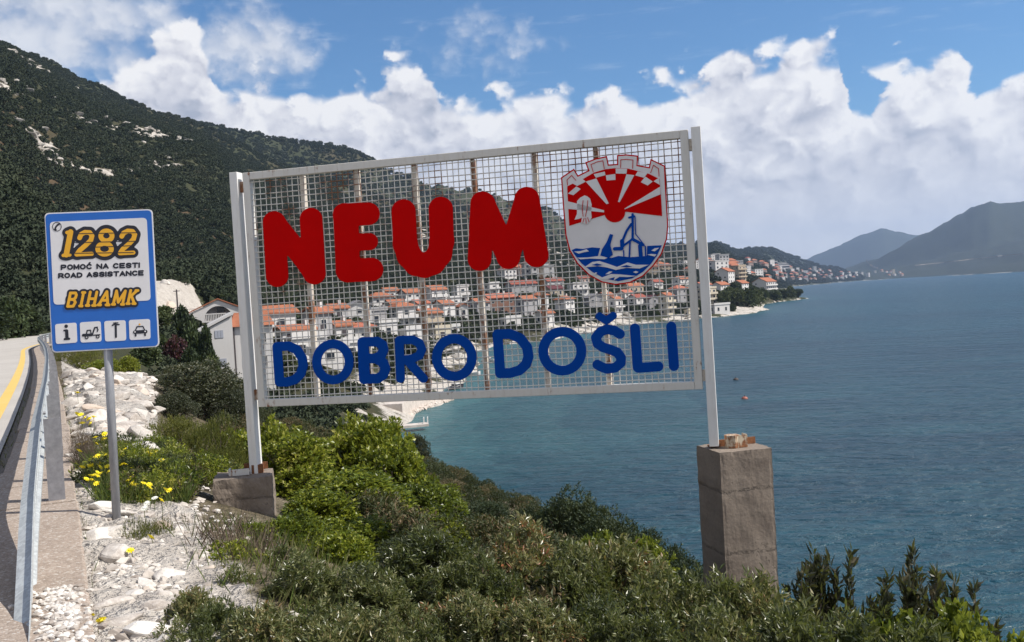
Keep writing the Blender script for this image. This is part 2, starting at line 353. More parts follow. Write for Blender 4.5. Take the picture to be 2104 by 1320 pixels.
def H(x, y, detail=True):
    x = np.asarray(x, float); y = np.asarray(y, float)
    r_ = np.maximum(np.hypot(x, y), 0.8); az = np.arctan2(x, y)
    fi = np.interp(az, CAZ, np.arange(len(CAZ))); i0 = np.clip(np.floor(fi).astype(int), 0, len(CAZ)-2); ft = fi-i0
    fr = (np.log(r_)-RL[0])/(RL[1]-RL[0]); j0 = np.clip(np.floor(fr).astype(int), 0, len(RL)-2); fj = np.clip(fr-j0, 0, 1)
    def gs(i): return CG[i, j0]*(1-fj)+CG[i, j0+1]*fj
    z = gs(i0)*(1-ft)+gs(i0+1)*ft
    land = sstep(z, -12.5, -8)
    for a, f, b in RIDGES:
        rr = np.interp(az, a[:, 0], a[:, 1]); rz = np.interp(az, a[:, 0], a[:, 2], left=-60, right=-60)
        t = rz - np.where(r_ < rr, (rr-r_)*f, (r_-rr)*b)
        z = np.where(r_ > 0.4*rr, np.maximum(z, t), z)
    if detail:
        far = sstep(r_, 150, 500)
        amp = land*far*np.minimum(r_, 2500)*0.007*sstep(z, 2, 40)
        z = z + amp*fbm(x/90.0, y/90.0, 5, 3)*1.2 + land*(1-far)*sstep(r_, 45, 90)*0.8*fbm(x/9.0, y/9.0, 4, 5) + far*land*1.6*fbm(x/14., y/14., 3, 8)
    s = RU[0]*x+RU[1]*y; L = RV[0]*x+RV[1]*y
    zn = near_z(L, s)
    w = 1-sstep(r_, 26, 46); z = z*(1-w)+zn*w
    # carve the road bench
    m = (r_ < 215) & (az < R(2)) & (L > -42) & (L < 75)
    if m.any():
        ks, kl, kd = kerb_coords(x[m], y[m]); inside = np.maximum(np.maximum(-9.6-kl, kl-0.25), 0)
        zr = road_z(ks)-0.06; wr = 1-sstep(inside, 0.0, 3.5*sstep(ks, 30, 70)+0.15)
        on = (ks > -13) & (ks < 176)
        zm = z[m]; zm = np.where(on, zm*(1-wr)+zr*wr, zm); z[m] = zm
    return z
def rock_mask(x, y):
    r_ = np.hypot(x, y); s = RU[0]*x+RU[1]*y; L = RV[0]*x+RV[1]*y
    near = sstep(L, 0.0, 0.1)*(1-sstep(L-0.068*s, 0.0, 0.022*np.maximum(s, 1)))*sstep(s, 10.5, 12.5)*(1-sstep(s, 46, 54))
    strip = sstep(L, -0.05, 0.05)*(1-sstep(L, 0.75, 1.15))*sstep(s, 1.5, 2.5)*(1-sstep(s, 10, 12))
    out = np.maximum(near, strip*0.62)
    az = np.degrees(np.arctan2(x, y))
    cut = sstep(r_, 140, 146)*(1-sstep(r_, 172, 180))*sstep(az, -21.5, -20.5)*(1-sstep(az, -17.4, -16.8))
    out = np.maximum(out, cut)
    return out
def hit(px, py, rmin=3, rmax=6000):           # where the view line through a photo point meets the ground
    d = ray(px, py); hl = math.hypot(d[0], d[1]); n = 420
    for _ in range(2):
        rr = np.exp(np.linspace(math.log(rmin), math.log(rmax), n)); x = d[0]/hl*rr; y = d[1]/hl*rr; zz = EYE+d[2]/hl*rr
        hh = H(x, y); k = np.nonzero(zz <= np.maximum(hh, SEA))[0]
        if not len(k): return None
        i = k[0]; rmin, rmax, n = rr[max(i-1, 0)], rr[i]*1.0001, 24
    return np.array([x[i], y[i], max(hh[i], SEA)]), rr[i]
def ground(x, y): return float(H(np.array([x]), np.array([y]))[0])

AZN, RN = 700, 520
azs = np.linspace(R(-62), R(44), AZN); rs = np.exp(np.linspace(math.log(0.9), math.log(11000), RN))
RR, AA = np.meshgrid(rs, azs, indexing='ij'); TX = RR*np.sin(AA); TY = RR*np.cos(AA)
TZ = H(TX, TY); RK = rock_mask(TX, TY)
nearf = 1-sstep(RR, 60, 90)
TZ += RK*nearf*(0.20*np.abs(fbm(TX/0.55, TY/0.55, 4, 21))+0.25*fbm(TX/2.2, TY/2.2, 3, 22)*sstep(RR, 11, 14))*sstep(RR, 2, 6)
TZ += (1-RK)*nearf*0.05*fbm(TX/0.5, TY/0.5, 3, 31)*(RV[0]*TX+RV[1]*TY > 0.1)
cutm = RK*sstep(RR, 130, 140); TZ += cutm*1.6*np.abs(fbm(TX/4.0, TY/4.0, 4, 41))
# bare limestone patches on the mountain, where the photo shows them
patch = np.zeros_like(TX)
for px, py, sxp, syp, k in [(60, 130, 70, 22, .55), (110, 125, 40, 14, .5), (235, 265, 60, 22, .9), (290, 275, 55, 22, 1.0), (200, 350, 70, 10, .9), (340, 338, 22, 7, 1.4), (60, 185, 30, 8, .7), (90, 290, 60, 30, .45), (20, 185, 30, 8, .8), (330, 215, 40, 12, .5),
                            (740, 310, 20, 6, .8), (1200, 545, 60, 10, .8), (860, 480, 30, 20, .35), (1150, 520, 60, 15, .6), (1320, 530, 80, 12, .5), (360, 620, 70, 40, .3), (905, 735, 45, 22, 1.1), (820, 800, 60, 25, 1.1), (960, 715, 40, 12, 1.1), (1220, 668, 90, 9, 1.0), (1535, 634, 40, 9, 1.1), (1400, 652, 60, 5, .9), (760, 790, 60, 25, .7)]:
    h = hit(px, py, 200 if py < 600 else 110)
    if h is None: continue
    p, r_ = h; k2 = r_/FPX; a0 = math.atan2(p[0], p[1])
    da = (AA-a0)*r_/(sxp*k2); dz = (TZ-p[2])/(syp*k2*1.2); dr = (RR-r_)/(0.35*r_)
    patch = np.maximum(patch, k*np.exp(-da*da-dz*dz-dr*dr))
patch = np.clip(patch*1.25 + 1.0*fbm(TX/22., TY/14., 4, 51)*(patch > .05) - 0.20, 0, 0.55)
shore = sstep(TZ, SEA-1.0, SEA-.2)*(1-sstep(TZ, SEA+0.5, SEA+1.4))*sstep(RR, 60, 90)
veg_rock = np.clip(np.maximum(np.maximum(RK, patch), shore*0.55), 0, 1)
# dry grass along the verge and red-brown scrub on the low hill at the left
dry = np.clip(0.5+0.9*fbm(TX/60., TY/60., 3, 61), 0, 1)
hx = hit(90, 420, 100)[0]; dry = np.clip(dry*0.6+np.exp(-((TX-hx[0])**2+(TY-hx[1])**2)/70.0**2), 0, 1)
idx = np.arange(RN*AZN).reshape(RN, AZN)
F4 = np.stack([idx[:-1, :-1], idx[:-1, 1:], idx[1:, 1:], idx[1:, :-1]], -1).reshape(-1, 4)
keep = (TZ.ravel()[F4].max(1) > SEA-1.9); F4 = F4[keep]
used = np.unique(F4); remap = np.full(RN*AZN, -1); remap[used] = np.arange(len(used))
tv = np.stack([TX, TY, TZ], -1).reshape(-1, 3)[used]
hill_me = npmesh('hillside', tv, remap[F4][:, ::-1], smooth=True)
for nm, arr in (('rock', veg_rock), ('dry', dry), ('near', 1-sstep(RR, 30, 55)), ('far', sstep(RR, 2600, 3600))):
    at = hill_me.attributes.new(nm, 'FLOAT', 'POINT'); at.data.foreach_set('value', arr.ravel()[used].astype(np.float32))

def m_hill(g):
    co = g.geo('Position'); rock = g.attr('rock'); dry = g.attr('dry'); near = g.attr('near')
    n1 = g.noise(co, 0.05, 6, 0.6); n2 = g.noise(co, 0.9, 5, 0.65); n3 = g.noise(co, 9.0, 4, 0.6); n4 = g.noise(co, 40.0, 3, 0.6)
    green = g.ramp((n1*0.6+n2*0.4).clamp(), [(0.3, (0.020, 0.026, 0.012)), (0.5, (0.038, 0.044, 0.020)), (0.7, (0.066, 0.062, 0.034))])
    brown = g.ramp(n2, [(0.3, (0.060, 0.040, 0.024)), (0.7, (0.125, 0.085, 0.05))])
    soil = g.mix((dry*1.2-0.3+(n2-0.5)*0.8).clamp(), green, brown)
    nsoil = g.ramp((n3*.6+n2*.4).clamp(), [(0.3, (0.05, 0.045, 0.025)), (0.5, (0.14, 0.115, 0.075)), (0.7, (0.30, 0.26, 0.20))])
    soil = g.mix(near, soil, nsoil)
    soil = g.mix(g.attr('far'), soil, g.ramp((n1*0.5+g.noise(co, 0.006, 4, 0.6)*0.5).clamp(), [(0.3, (0.012, 0.019, 0.013)), (0.7, (0.028, 0.036, 0.022))]))
    n5 = g.noise(co, 0.22, 4, 0.7); str_ = g.noise(g.mapped(co, (1, 1, 5), rot=(R(14), R(9), R(20))), 2.2, 5, 0.65)
    lime = g.ramp((n2*0.3+str_*0.35+n3*0.25+n4*0.1).clamp(), [(0.32, (0.20, 0.175, 0.15)), (0.44, (0.40, 0.36, 0.32)), (0.60, (0.58, 0.54, 0.49))])
    lime = g.mix((n1.step(0.55, 0.75)*0.3), lime, (0.46, 0.33, 0.24))
    f = (rock*1.5 + (n5-0.5)*1.6 + (n2-0.5)*0.8 + (n3-0.5)*0.4 - 0.25).step(0.25, 0.55)
    normal(g, n2*0.45+str_*0.5+n3*0.35+n4*0.12, 1.0, 0.34)
    return g.mix(f, soil, lime)
M_hill = mat('hillside_ground', m_hill, rough=0.95, spec=0.2)
hill = kind(obj('hillside', hill_me, m=M_hill), 'structure')

# ------------------------------------------------------------------ sea
def m_sea(g):
    co = g.geo('Position'); sh = g.attr('shallow')
    big = g.noise(g.mapped(co, (0.010, 0.030, 1)), 1.0, 3, 0.5); mid = g.noise(g.mapped(co, (0.06, 0.16, 1), rot=(0, 0, R(12))), 1.0, 4, 0.6)
    deep = g.mix((big*0.6+mid*0.4).step(0.35, 0.68), (0.006, 0.034, 0.053), (0.011, 0.055, 0.077))
    col = g.mix((sh*1.15+(mid-0.5)*0.35).clamp(), deep, (0.055, 0.145, 0.150))
    w1 = g.noise(g.mapped(co, (0.55, 1.15, 1), rot=(0, 0, R(10))), 1.0, 5, 0.62, 0.4)
    w2 = g.noise(g.mapped(co, (0.13, 0.30, 1), rot=(0, 0, R(14))), 1.0, 3, 0.55)
    normal(g, w1*0.75 + w2*1.2, 1.0, 1.0)
    return col
M_sea = mat('sea_water', m_sea, rough=0.30, spec=0.16)
sxs = np.concatenate([-np.geomspace(9000, 30, 60), np.linspace(-28, 90, 90), np.geomspace(92, 9000, 90)])
sys_ = np.concatenate([[-6000, -1500, -400, -100], np.linspace(-40, 40, 20), np.geomspace(44, 14000, 240)])
SXX, SYY = np.meshgrid(sxs, sys_)
hz = H(SXX, SYY, False)
land = (hz > SEA-0.5).astype(float)
# distance to the shore, sampled by polar rings
sh = np.zeros_like(SXX)
for rad, wt in ((4, .30), (9, .25), (18, .22), (34, .15), (60, .10)):
    acc = 0
    for q in range(8): acc = np.maximum(acc, (H(SXX+rad*math.cos(q*.785), SYY+rad*math.sin(q*.785), False) > SEA-0.6).astype(float))
    sh += wt*acc
sh *= (np.hypot(SXX, SYY) < 900)
sh *= np.where(SXX < 30, 1.0, 0.45)*sstep(SYY, 60, 100)*0.7
nx, ny = len(sxs), len(sys_); ii = np.arange(nx*ny).reshape(ny, nx)
sea_me = npmesh('sea', np.stack([SXX, SYY, np.full_like(SXX, SEA)], -1).reshape(-1, 3), np.stack([ii[:-1, :-1], ii[:-1, 1:], ii[1:, 1:], ii[1:, :-1]], -1).reshape(-1, 4), smooth=True)
at = sea_me.attributes.new('shallow', 'FLOAT', 'POINT'); at.data.foreach_set('value', sh.ravel().astype(np.float32))
kind(obj('sea', sea_me, m=M_sea), 'structure')

# ------------------------------------------------------------------ road, yellow line, shoulder slabs
def strip(name, s0, s1, L0, L1, dz, m, step=1.0, parent=None, jit=0):
    ss = np.arange(s0, s1+1e-6, step); v = []
    for s in ss:
        for L in (L0(s) if callable(L0) else L0, L1(s) if callable(L1) else L1):
            v.append(kerb_pt(s, L+(jit*random.uniform(-1, 1)), dz))
    f = [(2*i, 2*i+1, 2*i+3, 2*i+2) for i in range(len(ss)-1)]
    return obj(name, npmesh(name, v, f), parent, m=m)
def m_road(g):
    co = g.geo('Position'); n = g.noise(co, 0.5, 4, 0.6); n2 = g.noise(co, 60, 3, 0.7); n3 = g.noise(g.mapped(co, (1, 1, 1), rot=(0, 0, RA)), 0.25, 3, 0.6)
    normal(g, n2, 0.3, 0.004)
    return g.mix(n2.step(0.3, 0.7)*0.35, g.ramp((n*0.6+n3*0.4).clamp(), [(0.3, (0.38, 0.35, 0.32)), (0.7, (0.50, 0.47, 0.43))]), (0.30, 0.28, 0.26))
M_road = mat('pale_road', m_road, rough=0.9, spec=0.2)
road = kind(strip('road', -13, 176, -9.4, -0.66, 0.0, M_road), 'structure')
def m_yellow(g):
    co = g.geo('Position'); n = g.noise(co, 25, 5, 0.7); n2 = g.noise(co, 1.3, 3, 0.6)
    f = (n*0.7+n2*0.4).step(0.62, 0.78)
    return g.mix(f, g.mix(n2, (0.60, 0.40, 0.10), (0.68, 0.48, 0.15)), (0.46, 0.41, 0.33))
M_yel = mat('yellow_road_paint', m_yellow, rough=0.75)
kind(strip('road_marking', -13, 150, -1.06, -0.86, 0.005, M_yel), 'structure')
def m_conc(g):
    co = g.geo('Position'); n = g.noise(co, 3, 4, 0.6); v = g.voro(co, 75, 'F1', 'Color'); vd = g.voro(co, 75); n4 = g.noise(co, 130, 2, 0.6)
    sp = g.new('SeparateColor'); g.links.new(v, sp.inputs[0]); rv = S(g, sp.outputs[0])
    peb = g.ramp(rv, [(0.0, (0.22, 0.175, 0.14)), (0.5, (0.35, 0.28, 0.23)), (0.88, (0.44, 0.37, 0.31)), (0.95, (0.62, 0.58, 0.53))])
    base = g.ramp((n*0.6+n4*0.4).clamp(), [(0.3, (0.22, 0.18, 0.15)), (0.7, (0.38, 0.31, 0.26))])
    normal(g, vd*-1.0+n4*0.4, 0.5, 0.006)
    return g.mix(0.55, base, peb)
M_conc = mat('washed_aggregate_concrete', m_conc, rough=0.95, spec=0.2)
shoulder = kind(strip('shoulder', -13, 150, -0.655, 0.02, -0.03, mat('gutter_grit', lambda g: g.ramp(g.noise(g.geo('Position'), 30, 4, 0.7), [(0.3, (0.10, 0.085, 0.07)), (0.7, (0.26, 0.22, 0.18))]), rough=1.0)), 'structure')
joints = [-3.0, -0.6, 1.9, 8.28, 9.35, 10.35, 11.6, 13.0, 14.6, 16.4, 18.5, 21, 24, 28, 33, 40, 48, 58, 70]
joints = [-3.0, 0.2, 4.1, 8.28] + joints[4:]
for a, b in zip(joints[:-1], joints[1:]):
    mb = MB(); n = max(2, int((b-a)/0.5)+1); ss = np.linspace(a+0.008, b-0.008, n)
    jl = random.uniform(-0.02, 0.02); jz = random.uniform(-0.006, 0.008)
    fr = []
    for s in ss:
        x, y, h = kerb_at(s); fr.append(((x, y, road_z(s)), (math.cos(h), math.sin(h), 0), (0, 0, 1)))
    mb.sweep([(-0.56+jl, -0.12), (0.045+jl, -0.25), (0.045+jl, 0.008+jz), (0.03+jl, 0.018+jz), (-0.55+jl, 0.014+jz), (-0.56+jl, 0.006+jz)], fr)
    mb.build('concrete_slab', M_conc, shoulder)

# ------------------------------------------------------------------ 2D shapes: stroke fields, contours, plates
def contour(strokes, grow=0.0, cell=None, smooth=0.0):
    """union of round strokes [(points, radius), ...] -> closed outlines (marching squares on the distance field)"""
    P = np.concatenate([np.array(s_[0], float) for s_ in strokes]); mr = max(s_[1] for s_ in strokes)+grow
    x0, y0 = P.min(0)-mr-2; x1, y1 = P.max(0)+mr+2
    c = cell or max((x1-x0), (y1-y0))/110.0
    xs = np.arange(x0-c, x1+2*c, c); ys = np.arange(y0-c, y1+2*c, c); X, Y = np.meshgrid(xs, ys)
    D = np.full(X.shape, 1e9)
    for pts, rad in strokes:
        pts = np.array(pts, float)
        for a, b in zip(pts[:-1], pts[1:]) if len(pts) > 1 else [(pts[0], pts[0])]:
            ab = b-a; t = np.clip(((X-a[0])*ab[0]+(Y-a[1])*ab[1])/max(1e-9, ab@ab), 0, 1)
            d = np.hypot(X-a[0]-t*ab[0], Y-a[1]-t*ab[1])-rad-grow
            if smooth: h = np.clip(0.5+0.5*(D-d)/smooth, 0, 1); D = D*(1-h)+d*h-smooth*h*(1-h)
            else: D = np.minimum(D, d)
    seg = {}
    def ip(i, j, k, l):
        a, b = D[i, j], D[k, l]; t = a/(a-b) if a != b else .5
        return (xs[j]+t*(xs[l]-xs[j]), ys[i]+t*(ys[k]-ys[i]))
    ins = D < 0; pos = {}
    cells = np.argwhere((ins[:-1, :-1].astype(int)+ins[1:, :-1]+ins[:-1, 1:]+ins[1:, 1:]) % 4 != 0)
    for i, j in cells:
        a, b, c_, d = ins[i, j], ins[i, j+1], ins[i+1, j+1], ins[i+1, j]
        E = {'t': ((i, j), (i, j+1)), 'r': ((i, j+1), (i+1, j+1)), 'b': ((i+1, j), (i+1, j+1)), 'l': ((i, j), (i+1, j))}
        T = {(1, 0, 0, 0): 'lt', (0, 1, 0, 0): 'tr', (0, 0, 1, 0): 'rb', (0, 0, 0, 1): 'bl', (1, 1, 0, 0): 'lr', (0, 1, 1, 0): 'tb', (0, 0, 1, 1): 'rl', (1, 0, 0, 1): 'bt',
             (1, 1, 1, 0): 'lb', (1, 1, 0, 1): 'br', (1, 0, 1, 1): 'rt', (0, 1, 1, 1): 'tl', (1, 0, 1, 0): 'ltrb', (0, 1, 0, 1): 'trbl'}[(int(a), int(b), int(c_), int(d))]
        for q in range(0, len(T), 2):
            e0, e1 = E[T[q]], E[T[q+1]]
            for e in (e0, e1): pos[e] = ip(*e[0], *e[1])
            seg[e0] = e1
    loops = []
    while seg:
        st = next(iter(seg)); cur = st; lp = []
        while cur in seg: lp.append(pos[cur]); cur = seg.pop(cur)
        if len(lp) > 5: loops.append(lp)
    return loops
def ell(cx, cy, rx, ry, n=28, a0=0, a1=360, tilt=0):
    o = []
    for i in range(n+1):
        a = R(a0+(a1-a0)*i/n); x, y = rx*math.cos(a), ry*math.sin(a); o.append((cx+x*math.cos(tilt)-y*math.sin(tilt), cy+x*math.sin(tilt)+y*math.cos(tilt)))
    return o
def inset(poly, d):
    P = np.array(poly); n = len(P); out = []
    A = 0.5*sum(P[i][0]*P[(i+1) % n][1]-P[(i+1) % n][0]*P[i][1] for i in range(n)); sgn = 1 if A > 0 else -1
    for i in range(n):
        a = P[i]-P[i-1]; b = P[(i+1) % n]-P[i]; na = sgn*np.array([-a[1], a[0]])/np.linalg.norm(a); nb = sgn*np.array([-b[1], b[0]])/np.linalg.norm(b)
        m = na+nb; m = m/np.linalg.norm(m); out.append(P[i]+m*d/max(0.45, m@na))
    return [tuple(p) for p in out]
def rrect(p, rad, k=5):                        # rounded quadrilateral from 4 corners
    P = [np.array(q, float) for q in p]; o = []
    for i in range(4):
        a = (P[i-1]-P[i])/np.linalg.norm(P[i-1]-P[i]); b = (P[(i+1) % 4]-P[i])/np.linalg.norm(P[(i+1) % 4]-P[i])
        for t in np.linspace(0, 1, k+1): o.append(tuple(P[i]+a*rad*(1-t)**2+b*rad*t**2))
    return o
class Board:
    """a flat board standing in the world; photo points are taken onto its plane once, as metres u (along) and v (up)"""
    def __init__(s, name, bl, yaw, lean):
        s.o = empty(name, bl); s.o.rotation_euler = (0, -lean, yaw)
        M = Matrix.Translation(bl) @ s.o.rotation_euler.to_matrix().to_4x4(); s.inv = np.array(M.inverted())
    def uv(s, px, py, w=0.0):
        d = s.inv[:3, :3] @ ray(px, py); c = s.inv[:3, :3] @ EYEP + s.inv[:3, 3]
        t = (-w-c[1])/d[1]; q = c+t*d; return (q[0], q[2])
    def plate(s, name, loops, w0, w1, m, parent=None, bevel=0.0):
        cu = bpy.data.curves.new(name, 'CURVE'); cu.dimensions = '2D'; cu.fill_mode = 'BOTH'; cu.extrude = (w1-w0)/2-bevel; cu.bevel_depth = bevel; cu.bevel_resolution = 1
        for lp in loops:
            sp = cu.splines.new('POLY'); sp.points.add(len(lp)-1)
            for p, q in zip(sp.points, lp): p.co = (q[0], q[1], 0, 1)
            sp.use_cyclic_u = True
        return s._mesh(cu, name, (w0+w1)/2, m, parent)
    def _mesh(s, cu, name, w, m, parent, M=None):
        t = bpy.data.objects.new('tmp', cu); me = bpy.data.meshes.new_from_object(t); bpy.data.objects.remove(t); bpy.data.curves.remove(cu)
        X = Matrix(((1, 0, 0, 0), (0, 0, -1, -w), (0, 1, 0, 0), (0, 0, 0, 1)))
        me.transform(X @ M if M else X); me.name = name; me.materials.clear()
        me.polygons.foreach_set('use_smooth', [False]*len(me.polygons))
        return obj(name, me, parent or s.o, m=m)

# ------------------------------------------------------------------ paints and metals
def m_rusty(base, amount, scale=9.0, top=0.0):
    def b(g):
        co = g.geo('Position'); n = g.noise(co, scale, 6, 0.65); n2 = g.noise(g.mapped(co, (3, 3, 0.5)), scale*1.3, 4, 0.6); n3 = g.noise(co, 70, 3, 0.6)
        f = (n*0.6+n2*0.4)
        if top:
            sp = g.new('SeparateXYZ'); g.links.new(co, sp.inputs[0]); f = f + S(g, sp.outputs[2]).step(1.2, 2.3)*top  # browner with height: the upper wires' unlit look put into the rust colour
        f = f.step(0.62-amount, 0.72-amount)
        rust = g.ramp(n3*0.6+n*0.4, [(0.3, (0.06, 0.022, 0.012)), (0.55, (0.22, 0.085, 0.03)), (0.75, (0.36, 0.17, 0.07))])
        dirty = g.mix((n2.step(0.4, 0.8))*0.25, base, (0.42, 0.36, 0.28))
        normal(g, n3*f, 0.3, 0.003)
        return g.mix(f, dirty, rust)
    return b
M_white = mat('white_frame_paint', m_rusty((0.62, 0.60, 0.56), 0.05), rough=0.5)
M_post = mat('white_post_paint', m_rusty((0.72, 0.71, 0.69), -0.05), rough=0.5)
M_bar = mat('rusting_bar', m_rusty((0.62, 0.56, 0.48), 0.15, 5.0), rough=0.6)
M_wire = mat('galvanised_wire', m_rusty((0.74, 0.71, 0.66), 0.02, 2.2, 0.13), rough=0.5)  # some rust all over, plus painted shade on the upper wires
M_rust = mat('rusty_iron', m_rusty((0.12, 0.04, 0.025), 0.3), rough=0.8)
def m_paint(c, wear=0.0):
    def b(g):
        co = g.coord('Object'); n = g.noise(co, 5, 4, 0.6); n2 = g.noise(co, 46, 4, 0.7)
        col = g.mix(n, tuple(x*0.86 for x in c), tuple(min(1, x*1.1) for x in c))
        return g.mix((n2*0.7+n*0.4).step(0.75, 0.79)*wear, col, (0.55, 0.5, 0.47))
    return b
M_red = mat('red_letter_paint', m_paint((0.54, 0.0008, 0.001), 0.8), rough=0.7, spec=0.04)
M_blue = mat('blue_letter_paint', m_paint((0.002, 0.056, 0.33), 0.5), rough=0.7, spec=0.04)
M_grey = mat('pale_grey_paint', m_paint((0.68, 0.66, 0.66)), rough=0.5)
M_signblue = mat('reflective_blue_sheet', m_paint((0.012, 0.125, 0.50)), rough=0.35)
M_signwhite = mat('reflective_white_sheet', m_paint((0.72, 0.71, 0.73)), rough=0.4)
M_black = mat('black_print', base=(0.008, 0.010, 0.022), rough=0.5)
M_gold = mat('golden_yellow_print', m_paint((0.78, 0.40, 0.02)), rough=0.45)
M_alu = mat('grey_steel_pole', lambda g: g.ramp(g.noise(g.mapped(g.coord('Object'), (1, 1, .25)), 30, 4, .6), [(0.3, (0.24, 0.25, 0.28)), (0.7, (0.36, 0.37, 0.40))]), rough=0.5, metal=0.3)
def m_galv(g):
    co = g.geo('Position'); v = g.voro(co, 55, 'F1', 'Color'); n = g.noise(co, 6, 4, 0.6)
    sp = g.new('SeparateColor'); g.links.new(v, sp.inputs[0])
    return g.mix((n-0.2)*0.6, g.ramp(S(g, sp.outputs[0]), [(0.0, (0.40, 0.42, 0.43)), (1.0, (0.58, 0.61, 0.61))]), (0.36, 0.37, 0.36))
M_galv = mat('galvanised_steel', m_galv, rough=0.5, metal=0.25)
M_galvd = mat('weathered_galvanised_post', lambda g: g.ramp(g.noise(g.geo('Position'), 22, 5, .65), [(0.3, (0.17, 0.17, 0.19)), (0.7, (0.27, 0.27, 0.29))]), rough=0.65, metal=0.2)

# ------------------------------------------------------------------ the big welcome sign
WB = Board('welcome_sign', (-2.201, 8.335, 0.587), -0.22, 0.005)
W_, H_ = 3.738, 2.0
ws = tag(WB.o, 'large white mesh welcome sign with red NEUM, blue DOBRO DOŠLI and a town shield', 'sign')
fr = 0.062
def bar(name, x0, x1, z0, z1, w0, w1, m=M_white, bevel=0.004, parent=None): return MB().box(x0, x1, -w1, -w0, z0, z1).build(name, m, parent or ws, bevel)
bar('top_rail', fr+.001, W_-fr-.001, H_-fr, H_, -0.035, 0.03); bar('bottom_rail', fr+.001, W_-fr-.001, 0, fr, -0.035, 0.03)
bar('side_rail', 0, fr, 0, H_, -0.036, 0.031); bar('side_rail', W_-fr, W_, 0, H_, -0.036, 0.031)
for tx, ty, bx, by in [(620, 345, 645, 822), (732, 335, 757, 818), (850, 325, 877, 812), (970, 314, 997, 808), (1097, 303, 1124, 802), (1224, 292, 1250, 797)]:
    a = WB.uv(tx, ty)[0]; b = WB.uv(bx, by)[0]; x = (a+b)/2
    o = bar('stiffener_bar', x-.017, x+.017, fr+.001, H_-fr-.001, -0.075, -0.012, M_bar, .003)
# welded mesh: every wire is a piece of its own
wr = 0.0040
nv = 72; nh = 38
for i in range(nv):
    x = fr+(i+0.5)*(W_-2*fr)/nv; mb = MB(); ph = random.uniform(0, 6.3); path = []
    for k in range(13):
        z = fr*.6+k*(H_-1.2*fr)/12; path.append((x+0.004*math.sin(ph+k*.7)+random.uniform(-.0012, .0012), -0.003, z))
    mb.tube(path, wr*random.uniform(.9, 1.1), 4, cap=False).build('wire', M_wire, ws, smooth=True)
for i in range(nh):
    z = fr+(i+0.5)*(H_-2*fr)/nh; mb = MB(); ph = random.uniform(0, 6.3); path = []
    for k in range(23):
        x = fr*.6+k*(W_-1.2*fr)/22; path.append((x, -0.0095, z+0.004*math.sin(ph+k*.55)))
    mb.tube(path, wr*random.uniform(.9, 1.1), 4, cap=False).build('wire', M_wire, ws, smooth=True)
# letters, cut from sheet and fixed in front of the mesh
def zo(ox, oy, k): return lambda pts: [(ox+x/k, oy+y/k) for x, y in pts]
z1 = zo(460, 240, 3.666); zM = zo(940, 370, 6.6); z3 = zo(360, 560, 4.715); z4 = zo(700, 540, 4.4); z5 = zo(1050, 540, 4.715)
def letter(strokes, m, smooth=0.0, parent=None, name='letter', label=None):
    loops = [[WB.uv(x, y, 0.02) for x, y in lp] for lp in contour(strokes, smooth=smooth)]
    o = WB.plate(name, loops, 0.0135, 0.0255, m, parent, bevel=0.0015)
    if label: o['label'] = label
    return o
r1, rM, r3, r4 = 3.666, 6.6, 4.715, 4.4
N_ = [(z1([(378, 797), (402, 1200)]), 82/r1), (z1([(657, 772), (682, 1180)]), 83/r1), (z1([(385, 800), (640, 1120), (680, 1175)]), 76/r1)]
E_ = [(z1([(910, 740), (1088, 732)]), 84/r1), (z1([(920, 950), (1096, 942)]), 63/r1), (z1([(938, 1160), (1112, 1152)]), 87/r1), (z1([(908, 740), (928, 1160)]), 82/r1), (z1([(945, 760), (958, 1150)]), 66/r1)]
U_ = [(z1([(1354, 714), (1366, 960), (1396, 1050), (1450, 1108), (1512, 1122), (1574, 1100), (1625, 1035), (1642, 940), (1634, 694)]), 89/r1)]
M_ = [(zM([(338, 318), (300, 1075)]), 158/rM), (zM([(360, 330), (690, 1050)]), 150/rM), (zM([(930, 260), (690, 1050)]), 150/rM), (zM([(945, 262), (1070, 1020)]), 162/rM), (zM([(640, 800), (700, 800)]), 120/rM)]
for st, n in ((N_, 'N'), (E_, 'E'), (U_, 'U'), (M_, 'M')): letter(st, M_red, 4, label='rounded red letter '+n)
def D_(z, k, a, pts, r_): return [(z(a), r_/k), (z(pts), r_/k)]
